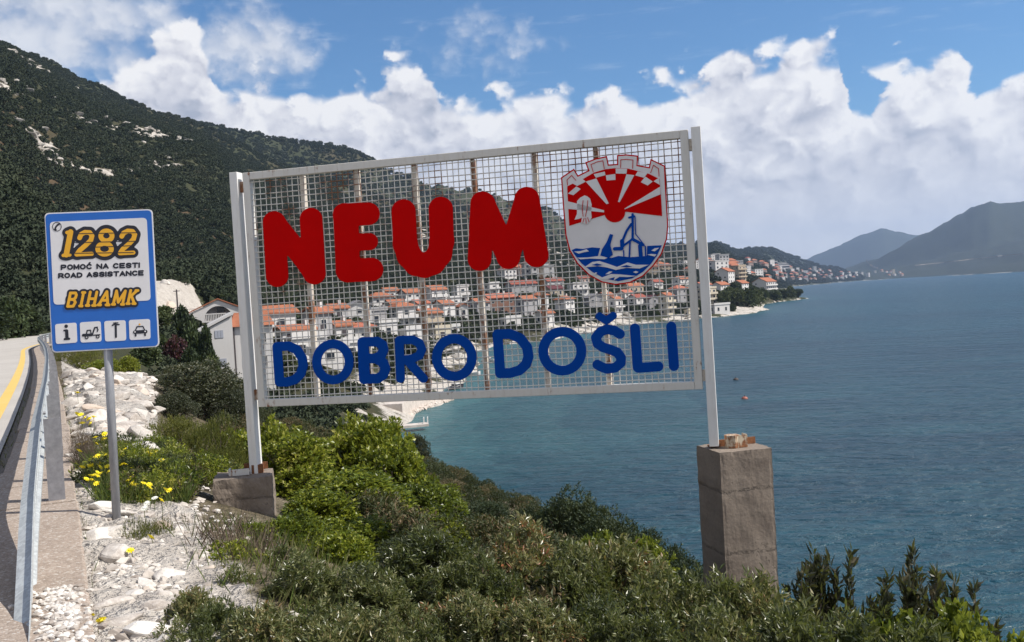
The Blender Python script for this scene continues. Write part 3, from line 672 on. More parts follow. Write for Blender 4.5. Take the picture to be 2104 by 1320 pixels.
low = [
    ('D', D_(z3, r3, [(987, 725), (1010, 1060)], [(987, 720), (1100, 714), (1180, 750), (1230, 830), (1240, 905), (1215, 985), (1160, 1040), (1085, 1062), (1010, 1062)], 43)),
    ('O', [(z3(ell(1528, 868, 158, 175)), 41/r3)]),
    ('B', [(z4([(202, 722), (216, 1050)]), 48/r4), (z4([(202, 718), (330, 714), (378, 745), (388, 790), (365, 840), (310, 866), (215, 868)]), 42/r4), (z4([(215, 868), (320, 866), (385, 905), (405, 960), (385, 1015), (335, 1048), (216, 1052)]), 42/r4)]),
    ('R', [(z4([(529, 703), (541, 1048)]), 38/r4), (z4([(529, 702), (650, 697), (712, 728), (734, 785), (712, 840), (650, 868), (570, 880)]), 37/r4), (z4([(600, 880), (748, 1048)]), 38/r4)]),
    ('O', [(z4(ell(1027, 858, 159, 171)), 41/r4)]),
    ('D', D_(z4, r4, [(1418, 650), (1442, 1000)], [(1418, 648), (1530, 645), (1625, 685), (1685, 765), (1698, 850), (1675, 920), (1615, 975), (1530, 998), (1442, 1000)], 43)),
    ('O', [(z5(ell(497, 858, 185, 189)), 45/r3)]),
    ('S', [(z5([(1055, 692), (1000, 658), (930, 645), (868, 668), (822, 725), (838, 785), (890, 820), (960, 842), (1030, 870), (1066, 920), (1064, 970), (1010, 1018), (930, 1030), (880, 1012), (836, 988)]), 45/r3)]),
    ('L', [(z5([(1200, 637), (1228, 1015)]), 46/r3), (z5([(1235, 1020), (1428, 1006)]), 46/r3)]),
    ('I', [(z5([(1552, 620), (1578, 1000)]), 47/r3)]),
]
for n, st in low:
    o = letter(st, M_blue, label='rounded blue letter '+n)
    if n == 'S': letter([(z5([(856, 520), (924, 562), (988, 515)]), 36/r3)], M_blue, name='caron')
# small fixing rods that carry the letters
# town shield
zc = zo(1120, 290, 4.1267)
def cp(name, polys, lv, m, parent):
    base = 0.0135+lv*0.002
    return WB.plate(name, [[WB.uv(x, y, base+.002) for x, y in zc(p)] for p in polys], base, base+0.0035 if lv else base+0.006, m, parent)
out = [(135, 310), (245, 235), (280, 292), (365, 250), (340, 182), (430, 148), (525, 128), (540, 200), (610, 195), (610, 120), (690, 114), (790, 125), (785, 205), (880, 222), (895, 152), (1018, 212), (1026, 400), (1036, 560), (1045, 720), (1035, 830), (990, 960),
       (920, 1060), (830, 1150), (720, 1205), (600, 1222), (480, 1200), (370, 1140), (270, 1040), (205, 930), (172, 800), (152, 560)]
sh_ = cp('shield', [out], 0, M_red, ws); sh_['label'] = 'town shield with red rays, white church and blue waves'
cp('shield_field', [inset(out, 11)], 2, M_grey, sh_)
fld = [(187, 385), (330, 318), (415, 268), (510, 240), (600, 230), (700, 234), (790, 256), (880, 278), (970, 322), (985, 500), (992, 637), (680, 600)] + ell(590, 605, 88, 86, 16, 5, 165) + [(205, 720), (196, 560)]
cp('red_sky', [fld], 4, M_red, sh_)
rays = [[(345, 345), (435, 318), (540, 530), (520, 536)], [(690, 283), (757, 290), (632, 520), (618, 516)], [(975, 388), (979, 452), (675, 580), (673, 574)], [(193, 512), (500, 588), (500, 606), (196, 576)]]
for p in rays: cp('ray', [p], 6, M_grey, sh_)
for p in [[(235, 362), (318, 322), (345, 345), (272, 382)], [(194, 446), (265, 386), (302, 408), (240, 460)], [(515, 292), (595, 280), (597, 330), (522, 336)], [(412, 282), (505, 260), (512, 290), (430, 312)],
          [(598, 233), (695, 236), (690, 278), (600, 276)], [(785, 258), (868, 274), (838, 312), (765, 292)], [(850, 302), (912, 345), (870, 378), (812, 350)], [(920, 342), (966, 312), (972, 372)]]: cp('chequer', [p], 6, M_grey, sh_)
def cst(name, strokes, lv, m, grow=0):
    lps = contour([(zc(p), r_/4.1267) for p, r_ in strokes], grow=grow/4.1267, cell=0.45); base = 0.0135+lv*0.002
    return WB.plate(name, [[WB.uv(x, y, base+.002) for x, y in lp] for lp in lps], base, base+0.0035, m, sh_)
for p in [[(190, 375), (185, 330), (225, 292), (262, 335)], [(408, 262), (388, 200), (440, 178), (490, 168), (502, 235)], [(640, 225), (642, 160), (690, 156), (745, 162), (742, 232)], [(895, 270), (918, 205), (962, 235), (966, 300)]]:
    cst('battlement_line', [(p, 2.6)], 4, M_red)
bird = [(335, 462), (358, 470), (382, 490), (395, 540), (390, 600), (395, 650), (372, 690), (345, 712), (322, 692), (305, 698), (312, 650), (290, 660), (250, 668), (270, 620), (272, 560), (270, 510), (300, 480)]
bo = cp('bird', [bird], 6, M_grey, sh_)
cst('bird_line', [([(322, 505), (314, 570), (322, 640)], 2.5), ([(362, 505), (356, 570), (342, 640)], 2.5), ([(330, 655), (320, 690)], 2.5), ([(345, 655), (348, 700)], 2.5), ([(360, 650), (372, 685)], 2.5)], 8, M_red)
sea_p = [(225, 925), (262, 910), (320, 916), (400, 902), (466, 908), (448, 975), (560, 992), (620, 975), (720, 986), (862, 975), (866, 890), (990, 884), (950, 970), (900, 1040), (830, 1110), (740, 1165), (620, 1190), (500, 1165), (400, 1110), (310, 1040), (250, 965)]
cp('blue_sea', [sea_p], 4, M_blue, sh_)
for p in [[(245, 938), (300, 934), (350, 918), (372, 936), (330, 944), (285, 956)], [(270, 990), (360, 988), (450, 976), (545, 985), (500, 1003), (380, 997), (300, 1004)],
          [(330, 1072), (400, 1026), (460, 1018), (530, 1040), (610, 1068), (700, 1030), (770, 1050), (880, 1050), (800, 1082), (690, 1076), (600, 1094), (520, 1072), (450, 1062)],
          [(455, 1168), (560, 1128), (640, 1132), (780, 1146), (700, 1154), (630, 1152), (580, 1184), (592, 1154), (520, 1174)], [(395, 1138), (430, 1114), (442, 1118), (420, 1140)], [(512, 1130), (545, 1106), (572, 1108), (540, 1130)],
          [(746, 1112), (770, 1102), (792, 1112), (770, 1122)], [(900, 930), (930, 910), (968, 906), (930, 936)], [(865, 965), (900, 958), (945, 962), (930, 980)]]: cp('wave', [p], 6, M_grey, sh_)
for p in [[(395, 1052), (440, 1038), (490, 1052), (440, 1060)], [(640, 1066), (690, 1052), (740, 1066), (690, 1072)]]: cp('wave_eye', [p], 8, M_blue, sh_)
cp('sail', [[(550, 788), (576, 796), (552, 880), (574, 965), (540, 994), (468, 972), (482, 920), (522, 858)]], 6.5, M_blue, sh_)
cst('church', [([(742, 622), (742, 830)], 10), ([(712, 650), (756, 640)], 8), ([(730, 705), (690, 765), (655, 850)], 10), ([(652, 850), (655, 890)], 18), ([(740, 832), (665, 888)], 9), ([(740, 832), (830, 880)], 13), ([(750, 630), (763, 645), (768, 790), (830, 868), (850, 900)], 4),
               ([(720, 850), (714, 985)], 7), ([(805, 890), (812, 985)], 17), ([(850, 895), (852, 985)], 6), ([(590, 915), (650, 913)], 15), ([(665, 930), (668, 985)], 5)], 6.5, M_blue)
# posts: each an upright channel standing on its concrete pier
def post(topx, topy, botx, boty, name='post'):
    a = WB.uv(topx, topy); b = WB.uv(botx, boty); x = (a[0]+b[0])/2
    mb = MB().prism([(x-.036, -.05), (x+.036, -.05), (x+.036, .05), (x+.030, .05), (x+.030, -.042), (x-.030, -.042), (x-.030, .05), (x-.036, .05)], 'z', b[1], a[1])
    mb.box(x-.029, x+.029, .030, .044, b[1]+.002, a[1]-.002)
    return mb.build(name, M_post, ws, .003), x, a[1], b[1]
_, xl, zt, zb = post(489, 355, 522, 972); _, xr, zt2, zb2 = post(1432, 262, 1465, 916)
for x0, x1 in ((xl+.037, -.001), (W_+.001, xr-.037)):
    for z0 in (0.06, H_-.16): bar('bracket', x0, x1, z0, z0+.09, -0.03, 0.012, M_bar, .002)

# ------------------------------------------------------------------ concrete piers
def m_rough(g):
    co = g.geo('Position'); n = g.noise(co, 3, 5, 0.6); n2 = g.noise(co, 38, 5, 0.72); n3 = g.noise(g.mapped(co, (1, 1, 6)), 2.0, 3, 0.6); v = g.voro(co, 38)
    pit = (n2*0.7+n*0.4).step(0.62, 0.74)
    sp = g.new('SeparateXYZ'); g.links.new(co, sp.inputs[0]); zz = S(g, sp.outputs[2]) + (n-0.5)*0.05
    ln = (zz*2.1+0.35).m('FRACT').step(0.01, 0.07)
    pit = (pit + (1-ln)*n2.step(0.42, 0.56)*1.0).clamp()
    normal(g, n2*0.5 - pit*0.8 - v*0.12, 0.7, 0.012)
    c = g.ramp((n*0.5+n2*0.35+n3*0.3-0.1).clamp(), [(0.3, (0.145, 0.116, 0.096)), (0.5, (0.225, 0.185, 0.152)), (0.75, (0.34, 0.285, 0.235))])
    return g.mix(pit*0.6, c, (0.10, 0.085, 0.075))
M_pier = mat('rough_cast_concrete', m_rough, rough=0.95, spec=0.2)
def rough_box(name, sx, sy, z0, z1, n, amp, seed, parent, boards=()):
    bm = bmesh.new(); bmesh.ops.create_cube(bm, size=1.0)
    for v in bm.verts: v.co = (v.co.x*sx, v.co.y*sy, z0+(v.co.z+.5)*(z1-z0))
    bmesh.ops.subdivide_edges(bm, edges=bm.edges[:], cuts=n, use_grid_fill=True)
    bm.normal_update(); vs = list(bm.verts); P = np.array([v.co[:] for v in vs]); a = P[:, 0]*7+P[:, 1]*5.3+seed; b = P[:, 2]*7+P[:, 1]*3.1
    D = fbm(a*1.6, b*1.6, 4, seed)*amp; Ed = np.abs(fbm(a*3, b*3, 2, seed+9))*amp*1.6
    for bz, bh, bd in boards: D -= bd*np.clip(1-np.abs(P[:, 2]-bz)/bh, 0, 1)*(fbm(a*2, b*.5, 2, seed+4) > -.1)
    e = (np.abs(np.abs(P[:, 0])-sx/2) < .02).astype(int)+(np.abs(np.abs(P[:, 1])-sy/2) < .02)+(np.abs(P[:, 2]-z1) < .02); D = np.where(e >= 2, D-Ed, D)
    for v, d in zip(vs, D): v.co += v.normal*float(d)
    me = bpy.data.meshes.new(name); bm.to_mesh(me); bm.free(); return obj(name, me, parent, m=M_pier)
# left block
lb = np.array([-2.201+xl*math.cos(-.22), 8.335+xl*math.sin(-.22)]); zlb = 0.587+zb
pl = tag(empty('concrete_pier', (lb[0]-.10, lb[1]-.02, zlb), 0.20), 'low pitted concrete block under the left post of the welcome sign', 'pier')
rough_box('block', 0.48, 0.46, -0.9, 0.0, 22, 0.014, 3, pl, [(-.30, .02, .02)])
M_lid = M_rust
f_ = MB(); f_.box(-.12, .05, -.08, -.068, .002, .055); f_.box(-.12, -.108, -.067, .04, .002, .055); f_.build('footing_channel', mat('rust_streaked_white_steel', m_rusty((0.6, 0.58, 0.55), 0.10, 14), rough=.6), pl)
MB().box(.07, .165, -.05, .05, .002, .075).build('footing_plate', M_rust, pl)
MB().box(.0, .20, .055, .068, .02, .08).build('footing_plate', M_rust, pl)
# right pier: tall, leaning a touch, turned so that two faces show
p_top = 0.587+zb2; rp = np.array([-2.201+xr*math.cos(-.22), 8.335+xr*math.sin(-.22)])
pr = tag(empty('concrete_pier', (rp[0]+.155, rp[1]+.03, p_top), R(13)), 'tall weathered concrete pier under the right post of the welcome sign, above the sea', 'pier')
rough_box('pillar', 0.43, 0.43, -3.2, 0.0, 46, 0.006, 11, pr)
MB().box(-.175, .20, .02, .034, .004, .055).build('base_channel', M_rust, pr); MB().box(-.175, .20, .035, .09, .004, .016).build('base_channel', M_rust, pr)
tub = MB(); tub.tube([(-.035, -.06, .002), (-.035, -.06, .10)], [.052, .06], 6); tub.box(-.03, .075, -.10, -.09, .003, .098); tub.box(.066, .075, -.089, -.02, .003, .10); tub.build('broken_steel_stub', mat('flaking_cream_steel', m_rusty((0.50, 0.42, 0.31), 0.16, 16), rough=.7), pr)

# ------------------------------------------------------------------ blue road-assistance sign
kS = 1/0.95
BB = Board('road_assistance_sign', (-3.157*kS, 6.664*kS, EYE+(1.21-EYE)*kS), 0.095, -0.015)
bs = tag(BB.o, 'blue and white road assistance sign 1282 on a grey pole beside the guardrail', 'sign')
zb_ = zo(80, 420, 4.123)
def bq(pts, w=0.01): return [BB.uv(x, y, w) for x, y in zb_(pts)]
def bst(strokes, w=0.01, grow=0.0, smooth=0.0, cell=0.35): return [[BB.uv(x, y, w) for x, y in lp] for lp in contour([(zb_(p), r_/4.123) for p, r_ in strokes], grow=grow/4.123, smooth=smooth/4.123, cell=cell)]
quad = [(43, 74), (958, 40), (1018, 1208), (108, 1260)]
BB.plate('panel', [rrect(bq(quad), .035)], -0.004, 0.004, M_signwhite)
BB.plate('blue_face', [rrect(bq([(52, 84), (950, 50), (1008, 1200), (116, 1250)]), .032)], 0.0045, 0.006, M_signblue)
wp = BB.plate('white_panel', [rrect(bq([(90, 150), (912, 114), (946, 815), (124, 852)]), .03)], 0.0065, 0.008, M_signwhite)
num = [([(268, 236), (232, 428)], 23), ([(238, 240), (262, 236)], 15), ([(206, 434), (262, 430)], 14),
       ([(345, 285), (358, 255), (390, 238), (430, 240), (450, 268), (440, 305), (400, 345), (345, 392), (322, 424)], 20), ([(318, 426), (448, 420)], 17),
       (ell(572, 268, 48, 42, 24), 20), (ell(556, 378, 58, 46, 24), 20),
       ([(702, 272), (718, 244), (752, 227), (792, 230), (812, 256), (802, 295), (765, 335), (712, 380), (690, 412)], 20), ([(686, 416), (800, 410)], 17)]
BB.plate('digit_outline', bst(num, grow=26, smooth=14), 0.0085, 0.0095, M_black, wp)
for st in (num[:3], num[3:5], num[5:7], num[7:]): BB.plate('digit', bst(st), 0.010, 0.011, M_gold, wp)
for a, b in (((300, 250), (832, 241)), ((296, 326), (826, 313)), ((420, 366), (816, 350)), ((262, 416), (800, 409))): BB.plate('digit_stripe', bst([([a, b], 3.2)], cell=.25), 0.0113, 0.0118, M_black, wp)
SF = {'P': [[(0, 0), (0, 1)], [(0, 1), (.6, 1), (.92, .88), (.95, .68), (.85, .5), (.55, .42), (0, .42)]], 'O': [ell(.5, .5, .5, .5, 20)], 'M': [[(0, 0), (0, 1)], [(0, 1), (.5, .2)], [(.5, .2), (1, 1)], [(1, 1), (1, 0)]],
      'C': [ell(.52, .5, .52, .5, 16, 45, 315)], 'Ć': [ell(.52, .5, .52, .5, 16, 45, 315), [(.48, 1.30), (.68, 1.46)]], 'N': [[(0, 0), (0, 1)], [(0, 1), (1, 0)], [(1, 0), (1, 1)]], 'A': [[(0, 0), (.5, 1)], [(.5, 1), (1, 0)], [(.22, .30), (.78, .30)]],
      'E': [[(.95, 0), (0, 0), (0, 1), (.95, 1)], [(0, .5), (.85, .5)]], 'S': [[(.95, .80), (.75, .97), (.35, 1), (.05, .85), (.08, .62), (.5, .5), (.92, .38), (.95, .15), (.65, 0), (.25, .03), (.02, .20)]], 'T': [[(0, 1), (1, 1)], [(.5, 1), (.5, 0)]],
      'I': [[(0, 0), (0, 1)]], 'R': [[(0, 0), (0, 1)], [(0, 1), (.6, 1), (.92, .88), (.95, .68), (.85, .5), (.55, .42), (0, .42)], [(.5, .42), (1, 0)]], 'D': [[(0, 0), (0, 1), (.5, 1), (.9, .8), (1, .5), (.9, .2), (.5, 0), (0, 0)]]}
for body, a, b, h0 in (('POMOĆ NA CESTI', (190, 552), (850, 533), 34), ('ROAD ASSISTANCE', (168, 623), (883, 598), 33)):
    adv = [.85 if c_ == ' ' else (.45 if c_ == 'I' else 1.42) for c_ in body]; tot = sum(adv)-.42; ln = math.hypot(b[0]-a[0], b[1]-a[1]); k_ = ln/tot; ex, ey = (b[0]-a[0])/ln, (b[1]-a[1])/ln; x = 0.0
    for c_, w in zip(body, adv):
        if c_ != ' ':
            st = [([(a[0]+ex*k_*(x+u)-ey*0*v, a[1]+ey*k_*(x+u)-h0*v) for u, v in p], 6.8) for p in SF[c_]]
            BB.plate('lettering', bst(st, cell=.22), 0.0085, 0.0095, M_black, wp)
        x += w
def glyph(ch, x0, x1, yb, yt, sl):
    def q(u, v): return (x0+(x1-x0)*u+sl*v, yb+(yt-yb)*v)
    st = {'B': [[(0.1, 0), (0.1, 1)], [(0.1, 1), (.7, 1), (.85, .85), (.8, .62), (.6, .53), (.1, .53)], [(.1, .53), (.7, .5), (.9, .3), (.75, .02), (.1, 0)]], 'I': [[(.5, 0), (.5, 1)], [(.2, 0), (.8, 0)], [(.2, 1), (.8, 1)]],
          'H': [[(.12, 0), (.12, 1)], [(.85, 0), (.85, 1)], [(.12, .5), (.85, .5)], [(-.02, 0), (.28, 0)], [(.7, 0), (1, 0)]], 'A': [[(.02, 0), (.55, 1)], [(.55, 1), (.92, 0)], [(.25, .35), (.8, .35)], [(-.05, 0), (.2, 0)], [(.75, 0), (1.05, 0)]],
          'M': [[(.08, 0), (.12, 1)], [(.12, 1), (.48, .15)], [(.48, .15), (.9, 1)], [(.9, 1), (.9, 0)], [(0, 0), (.2, 0)], [(.8, 0), (1, 0)]], 'K': [[(.12, 0), (.12, 1)], [(.12, .45), (.9, 1)], [(.35, .6), (.9, 0)], [(0, 0), (.28, 0)], [(.72, 0), (1, 0)], [(.75, 1), (1, 1)]]}[ch]
    return [([q(*p) for p in s_], 11.5) for s_ in st]
allg = []; lets = []
for ch, x0, x1, yb, yt in (('B', 236, 308, 866, 752), ('I', 338, 372, 862, 748), ('H', 402, 478, 858, 744), ('A', 505, 590, 853, 740), ('M', 622, 718, 848, 735), ('K', 745, 815, 842, 731)):
    gl = glyph(ch, x0, x1, yb, yt, 24); lets.append(gl); allg += gl
BB.plate('name_outline', bst(allg, grow=15, smooth=16), 0.0085, 0.0095, M_black, wp)
for gl in lets: BB.plate('name_letter', bst(gl), 0.010, 0.011, M_gold, wp)
BB.plate('telephone_ring', bst([(ell(152, 190, 37, 37), 2.6)], cell=.25), 0.0085, 0.0095, M_black, wp); BB.plate('telephone_handset', bst([([(136, 212), (144, 190), (158, 174)], 7), ([(136, 212), (142, 216)], 8), ([(160, 174), (170, 168)], 8)], cell=.25), 0.0085, 0.0095, M_black, wp)
for q, st, extra in (
    ([(135, 1016), (317, 1003), (324, 1172), (143, 1185)], [([(230, 1034), (230.1, 1034)], 15), ([(234, 1074), (238, 1136)], 14), ([(214, 1070), (236, 1068)], 8), ([(218, 1143), (256, 1140)], 9)], None),
    ([(345, 1001), (522, 990), (530, 1163), (352, 1173)], [([(370, 1116), (515, 1106)], 5), ([(376, 1110), (444, 1107)], 12), ([(402, 1100), (408, 1070), (436, 1067), (442, 1100)], 5), ([(452, 1106), (472, 1046), (494, 1043)], 6), ([(488, 1045), (500, 1062), (494, 1078)], 5), (ell(403, 1128, 12, 12, 14), 4.5), (ell(497, 1122, 12, 12, 14), 4.5)], None),
    ([(552, 990), (733, 982), (739, 1154), (560, 1163)], [([(650, 1030), (652, 1124)], 9), ([(622, 1026), (640, 1018), (678, 1020)], 6), ([(632, 1007), (668, 1005)], 5), ([(648, 1005), (650, 1030)], 6)], None),
    ([(760, 981), (940, 972), (945, 1142), (768, 1152)], [([(812, 1084), (904, 1079)], 15), ([(816, 1072), (830, 1038), (880, 1035), (896, 1068)], 5), ([(818, 1104), (819, 1114)], 8), ([(898, 1100), (899, 1110)], 8)], [(852, 1018)])):
    sq = BB.plate('pictogram_square', [rrect(bq(q), .018)], 0.0065, 0.008, M_signwhite)
    BB.plate('pictogram', bst(st, cell=.25), 0.0085, 0.0095, M_black, sq)
    if extra:
        BB.plate('beacon', bst([([extra[0], (extra[0][0]+.1, extra[0][1])], 8)], cell=.25), 0.0085, 0.0095, M_gold, sq)
        for c_ in ((814, 1082), (900, 1077)): BB.plate('headlight', bst([([c_, (c_[0]+.1, c_[1])], 6.5)], cell=.2), 0.0098, 0.0104, M_signwhite, sq)
pu = [BB.uv(221, 700, -.04), BB.uv(238, 1056, -.04)]
pm = MB().tube([(pu[1][0]+.004, .04, pu[1][1]-.25), (pu[0][0], .04, pu[0][1]+.80)], .030, 16); pm.build('pole', M_alu, bs, smooth=True)
for z0 in (0.16, 0.78): MB().box(pu[0][0]-.06, pu[0][0]+.06, .0045, .01, z0, z0+.03).build('clamp', M_alu, bs)

# ------------------------------------------------------------------ guardrail
gr_ = tag(empty('guardrail', tuple(kerb_pt(8.4, -.15))), 'galvanised steel guardrail along the road with its end ramped into the ground', 'guardrail')
g0 = np.array(kerb_pt(8.4, -.15))
prof_o = [(0.0, 0.0), (0.0, .035), (-.075, .075), (-.075, .115), (-.008, .150), (-.008, .165), (-.075, .200), (-.075, .240), (0.0, .280), (0.0, .315)]
prof = prof_o+[(a+.004, b) for a, b in prof_o[::-1]]
def railz(s): return 0.40*sstep(s, 4.9, 8.4)-0.30*(1-sstep(s, 4.6, 6.4))
def rail_frame(s):
    x, y, h = kerb_at(s); L = -0.155 - 0.16*(1-sstep(s, 4.5, 8.5))*0.3 - 0.0
    return np.array([x+math.cos(h)*L, y+math.sin(h)*L, road_z(s)+railz(s)])-g0, np.array([math.cos(h), math.sin(h), 0]), np.array([0, 0, 1.0])
edges = [4.75, 8.62] + list(np.arange(12.75, 130, 4.12))
for i, (a, b) in enumerate(zip(edges[:-1], edges[1:])):
    n = 14 if i == 0 else 6
    frs = [rail_frame(s) for s in np.linspace(a-(.15 if i else 0), b+.0, n)]
    if i: frs = [(o-0.004*av*(i % 2 == 1), av, bv) for o, av, bv in frs]
    mb = MB().sweep(prof, frs); bo_ = mb.build('beam', M_galv, gr_, smooth=False)
    if 0 < i < 7:
        o, av, bv = rail_frame(a+.1)
        for zz in (.03, .155, .285):
            c_ = o+bv*zz+av*.004; MB().tube([c_, c_+av*.02], .014, 6).build('bolt', M_galvd, bo_)
for k in range(40):
    s = 8.42+2.72*k
    if s > 126: break
    x, y, h = kerb_at(s); av = np.array([math.cos(h), math.sin(h), 0]); tv_ = np.array([-math.sin(h), math.cos(h), 0]); o = np.array([x, y, road_z(s)])-g0-0.148*av
    mb = MB(); C_ = [(0, -.03), (.12, -.03), (.12, .03), (.114, .03), (.114, -.024), (.006, -.024), (.006, .03), (0, .03)]
    mb.sweep([(a, b) for a, b in C_], [(o+np.array([0, 0, -.25]), av, tv_), (o+np.array([0, 0, .665]), av, tv_)])
    mb.build('post', M_galvd, gr_)

# ------------------------------------------------------------------ village
def m_wall(c, spread=0.06):
    def b(g):
        co = g.geo('Position'); n = g.noise(co, 0.6, 4, 0.6); n2 = g.noise(g.mapped(co, (2, 2, 0.35)), 1.2, 4, 0.65); n3 = g.noise(co, 9, 3, .6)
        normal(g, n3, 0.15, 0.02)
        return g.mix((n*0.5+n2*0.6-0.25).clamp()*0.55, c, tuple(x*0.66 for x in c))
    return b
M_w = {k: mat(k+'_render', m_wall(c), rough=0.9, spec=0.2) for k, c in dict(white=(0.62, 0.60, 0.59), cream=(0.56, 0.50, 0.40), grey=(0.36, 0.35, 0.36), brick=(0.24, 0.135, 0.10), beige=(0.46, 0.38, 0.29), pink=(0.50, 0.38, 0.33)).items()}
def m_tile(c):
    def b(g):
        co = g.coord('Object'); n = g.noise(co, 1.2, 4, 0.6); n2 = g.noise(co, 14, 3, 0.6)
        wv = g.new('TexWave'); g.links.new(co, wv.inputs[0]); wv.inputs['Scale'].default_value = 5.0; wv.inputs['Distortion'].default_value = 0.3
        normal(g, S(g, wv.outputs[1]), 0.5, 0.05)
        return g.ramp((n*0.6+n2*0.4).clamp(), [(0.3, tuple(x*0.62 for x in c)), (0.55, c), (0.75, tuple(min(1, x*1.25) for x in c))])
    return b
M_r = {k: mat(k+'_roof_tiles', m_tile(c), rough=0.85, spec=0.2) for k, c in dict(orange=(0.36, 0.14, 0.08), red=(0.29, 0.09, 0.065), maroon=(0.12, 0.04, 0.045), grey=(0.26, 0.25, 0.26), rose=(0.42, 0.15, 0.10)).items()}
M_glass = mat('dark_window_glass', base=(0.02, 0.025, 0.035), rough=0.12)
M_trim = mat('window_frame_paint', base=(0.55, 0.53, 0.50), rough=0.6)
M_shut = mat('faded_shutter', base=(0.34, 0.36, 0.42), rough=0.8)
M_dark = mat('dark_iron', base=(0.05, 0.04, 0.045), rough=0.6)
def unit_window():
    f = MB(); f.box(-.5, -.42, -.05, .0, -.5, .5); f.box(.42, .5, -.05, .0, -.5, .5); f.box(-.419, .419, -.05, .0, .42, .5); f.box(-.419, .419, -.06, .0, -.5, -.42)
    return f.mesh('window', [M_trim]), MB().box(-.419, .419, -.022, .0, -.419, .419).mesh('pane', [M_glass])
WF, WP = unit_window()
def window(parent, x, y, z, w, h, rz):
    o = obj('window', WF, parent); o.location = (x, y, z); o.rotation_euler = (0, 0, rz); o.scale = (w, 1.0, h)
    p = obj('pane', WP, o); return o
def place(px, py, rmin=60):
    h = hit(px, py, rmin)
    return h
def gable_pts(a, ht, rise): return [(-a, 0), (a, 0), (a, ht), (0, ht+rise), (-a, ht)]
def house(px, py, wp, dp, hp, rz, roof, rc, wc, label, balcony=False, rise=None, nwin=None, group='houses of the village across the cove', rmin=60, name='house'):
    hh = place(px, py, rmin)
    if hh is None: return None
    p, r_ = hh; k = r_/FPX; w, d, h = wp*k, dp*k, hp*k
    rz += R(16)
    o = tag(empty(name, (p[0], p[1]+d*0.3, p[2]), rz), label, 'house', group)
    a, b = w/2, d/2; h0 = -2.5; rise = rise if rise is not None else 0.26*min(w, d)
    m = MB()
    if roof == 'gable':
        m.prism([(-b, h0), (b, h0), (b, h), (0, h+rise), (-b, h)], 'x', -a, a)
        m.build('wall', M_w[wc], o); ov = .45
        rf = MB(); sl = rise/b
        for s_ in (-1, 1): rf.prism([(s_*(b+ov), h-sl*ov+.02), (0, h+rise+.02), (0, h+rise+.27), (s_*(b+ov), h-sl*ov+.27)], 'x', -a-ov, a+ov)
    elif roof == 'gabley':
        m.prism([(-a, h0), (a, h0), (a, h), (0, h+rise), (-a, h)], 'y', -b, b)
        m.build('wall', M_w[wc], o); ov = .45
        rf = MB(); sl = rise/a
        for s_ in (-1, 1): rf.prism([(s_*(a+ov), h-sl*ov+.02), (0, h+rise+.02), (0, h+rise+.27), (s_*(a+ov), h-sl*ov+.27)], 'y', -b-ov, b+ov)
    elif roof == 'hip':
        m.box(-a, a, -b, b, h0, h); m.build('wall', M_w[wc], o); ov = .6; q = max(0.0, a-b*.8)
        rf = MB().add([(-a-ov, -b-ov, h+.01), (a+ov, -b-ov, h+.01), (a+ov, b+ov, h+.01), (-a-ov, b+ov, h+.01), (-a-ov, -b-ov, h+.2), (a+ov, -b-ov, h+.2), (a+ov, b+ov, h+.2), (-a-ov, b+ov, h+.2), (-q, 0, h+rise+.3), (q, 0, h+rise+.3)],
                      [(3, 2, 1, 0), (0, 1, 5, 4), (1, 2, 6, 5), (2, 3, 7, 6), (3, 0, 4, 7), (4, 5, 9, 8), (5, 6, 9), (6, 7, 8, 9), (7, 4, 8)])
    else:
        m.box(-a, a, -b, b, h0, h); m.build('wall', M_w[wc], o)
        rf = MB().box(-a-.25, a+.25, -b-.25, b+.25, h+.002, h+.25); rf.box(-a-.24, a+.24, -b-.24, -b-.1, h+.251, h+.9)
    ro = rf.build('roof', M_r[rc] if roof != 'flat' else M_w[wc], o)
    if roof != 'flat' and (px*7 % 3) < 2:
        cx = a*.4; MB().box(cx-.3, cx+.3, -.35, .25, h+rise*.3, h+rise+1.0).build('chimney', M_w['white'], ro)
    st = max(1, int(round(h/2.9))); fh = h/st
    nx = nwin or max(1, int(w/3.0)); ny = max(1, int(d/3.6))
    for f in range(st):
        zc_ = fh*(f+.52)
        for i in range(nx):
            x = -a+w*(i+.5)/nx; big_ = balcony and f > 0
            window(o, x, -b-.001, zc_-(.25 if big_ else 0), min(1.5, w/nx*.55)*(1.1 if big_ else .85), fh*(.66 if big_ else .45), 0)
        for i in range(ny):
            y = -b+d*(i+.5)/ny
            if (i+f) % 3 != 2 or ny < 2: window(o, -a-.001, y, zc_, min(1.1, d/ny*.5), fh*.42, R(-90))
            window(o, a+.001, y, zc_, min(1.1, d/ny*.5), fh*.42, R(90))
        if balcony and f > 0:
            z0 = fh*f; bm_ = MB().box(-a*.96, a*.96, -b-1.35, -b-.003, z0-.12, z0+.04); bm_.box(-a*.96, a*.96, -b-1.35, -b-1.27, z0+.041, z0+.92)
            bm_.build('balcony', M_w[wc], o)
    if not balcony: MB().box(-a*.15-.45, -a*.15+.45, -b-.06, -b-.002, 0, 2.05).build('door', M_dark, o)
    return o
T1 = R(32)
def lab(s): return s
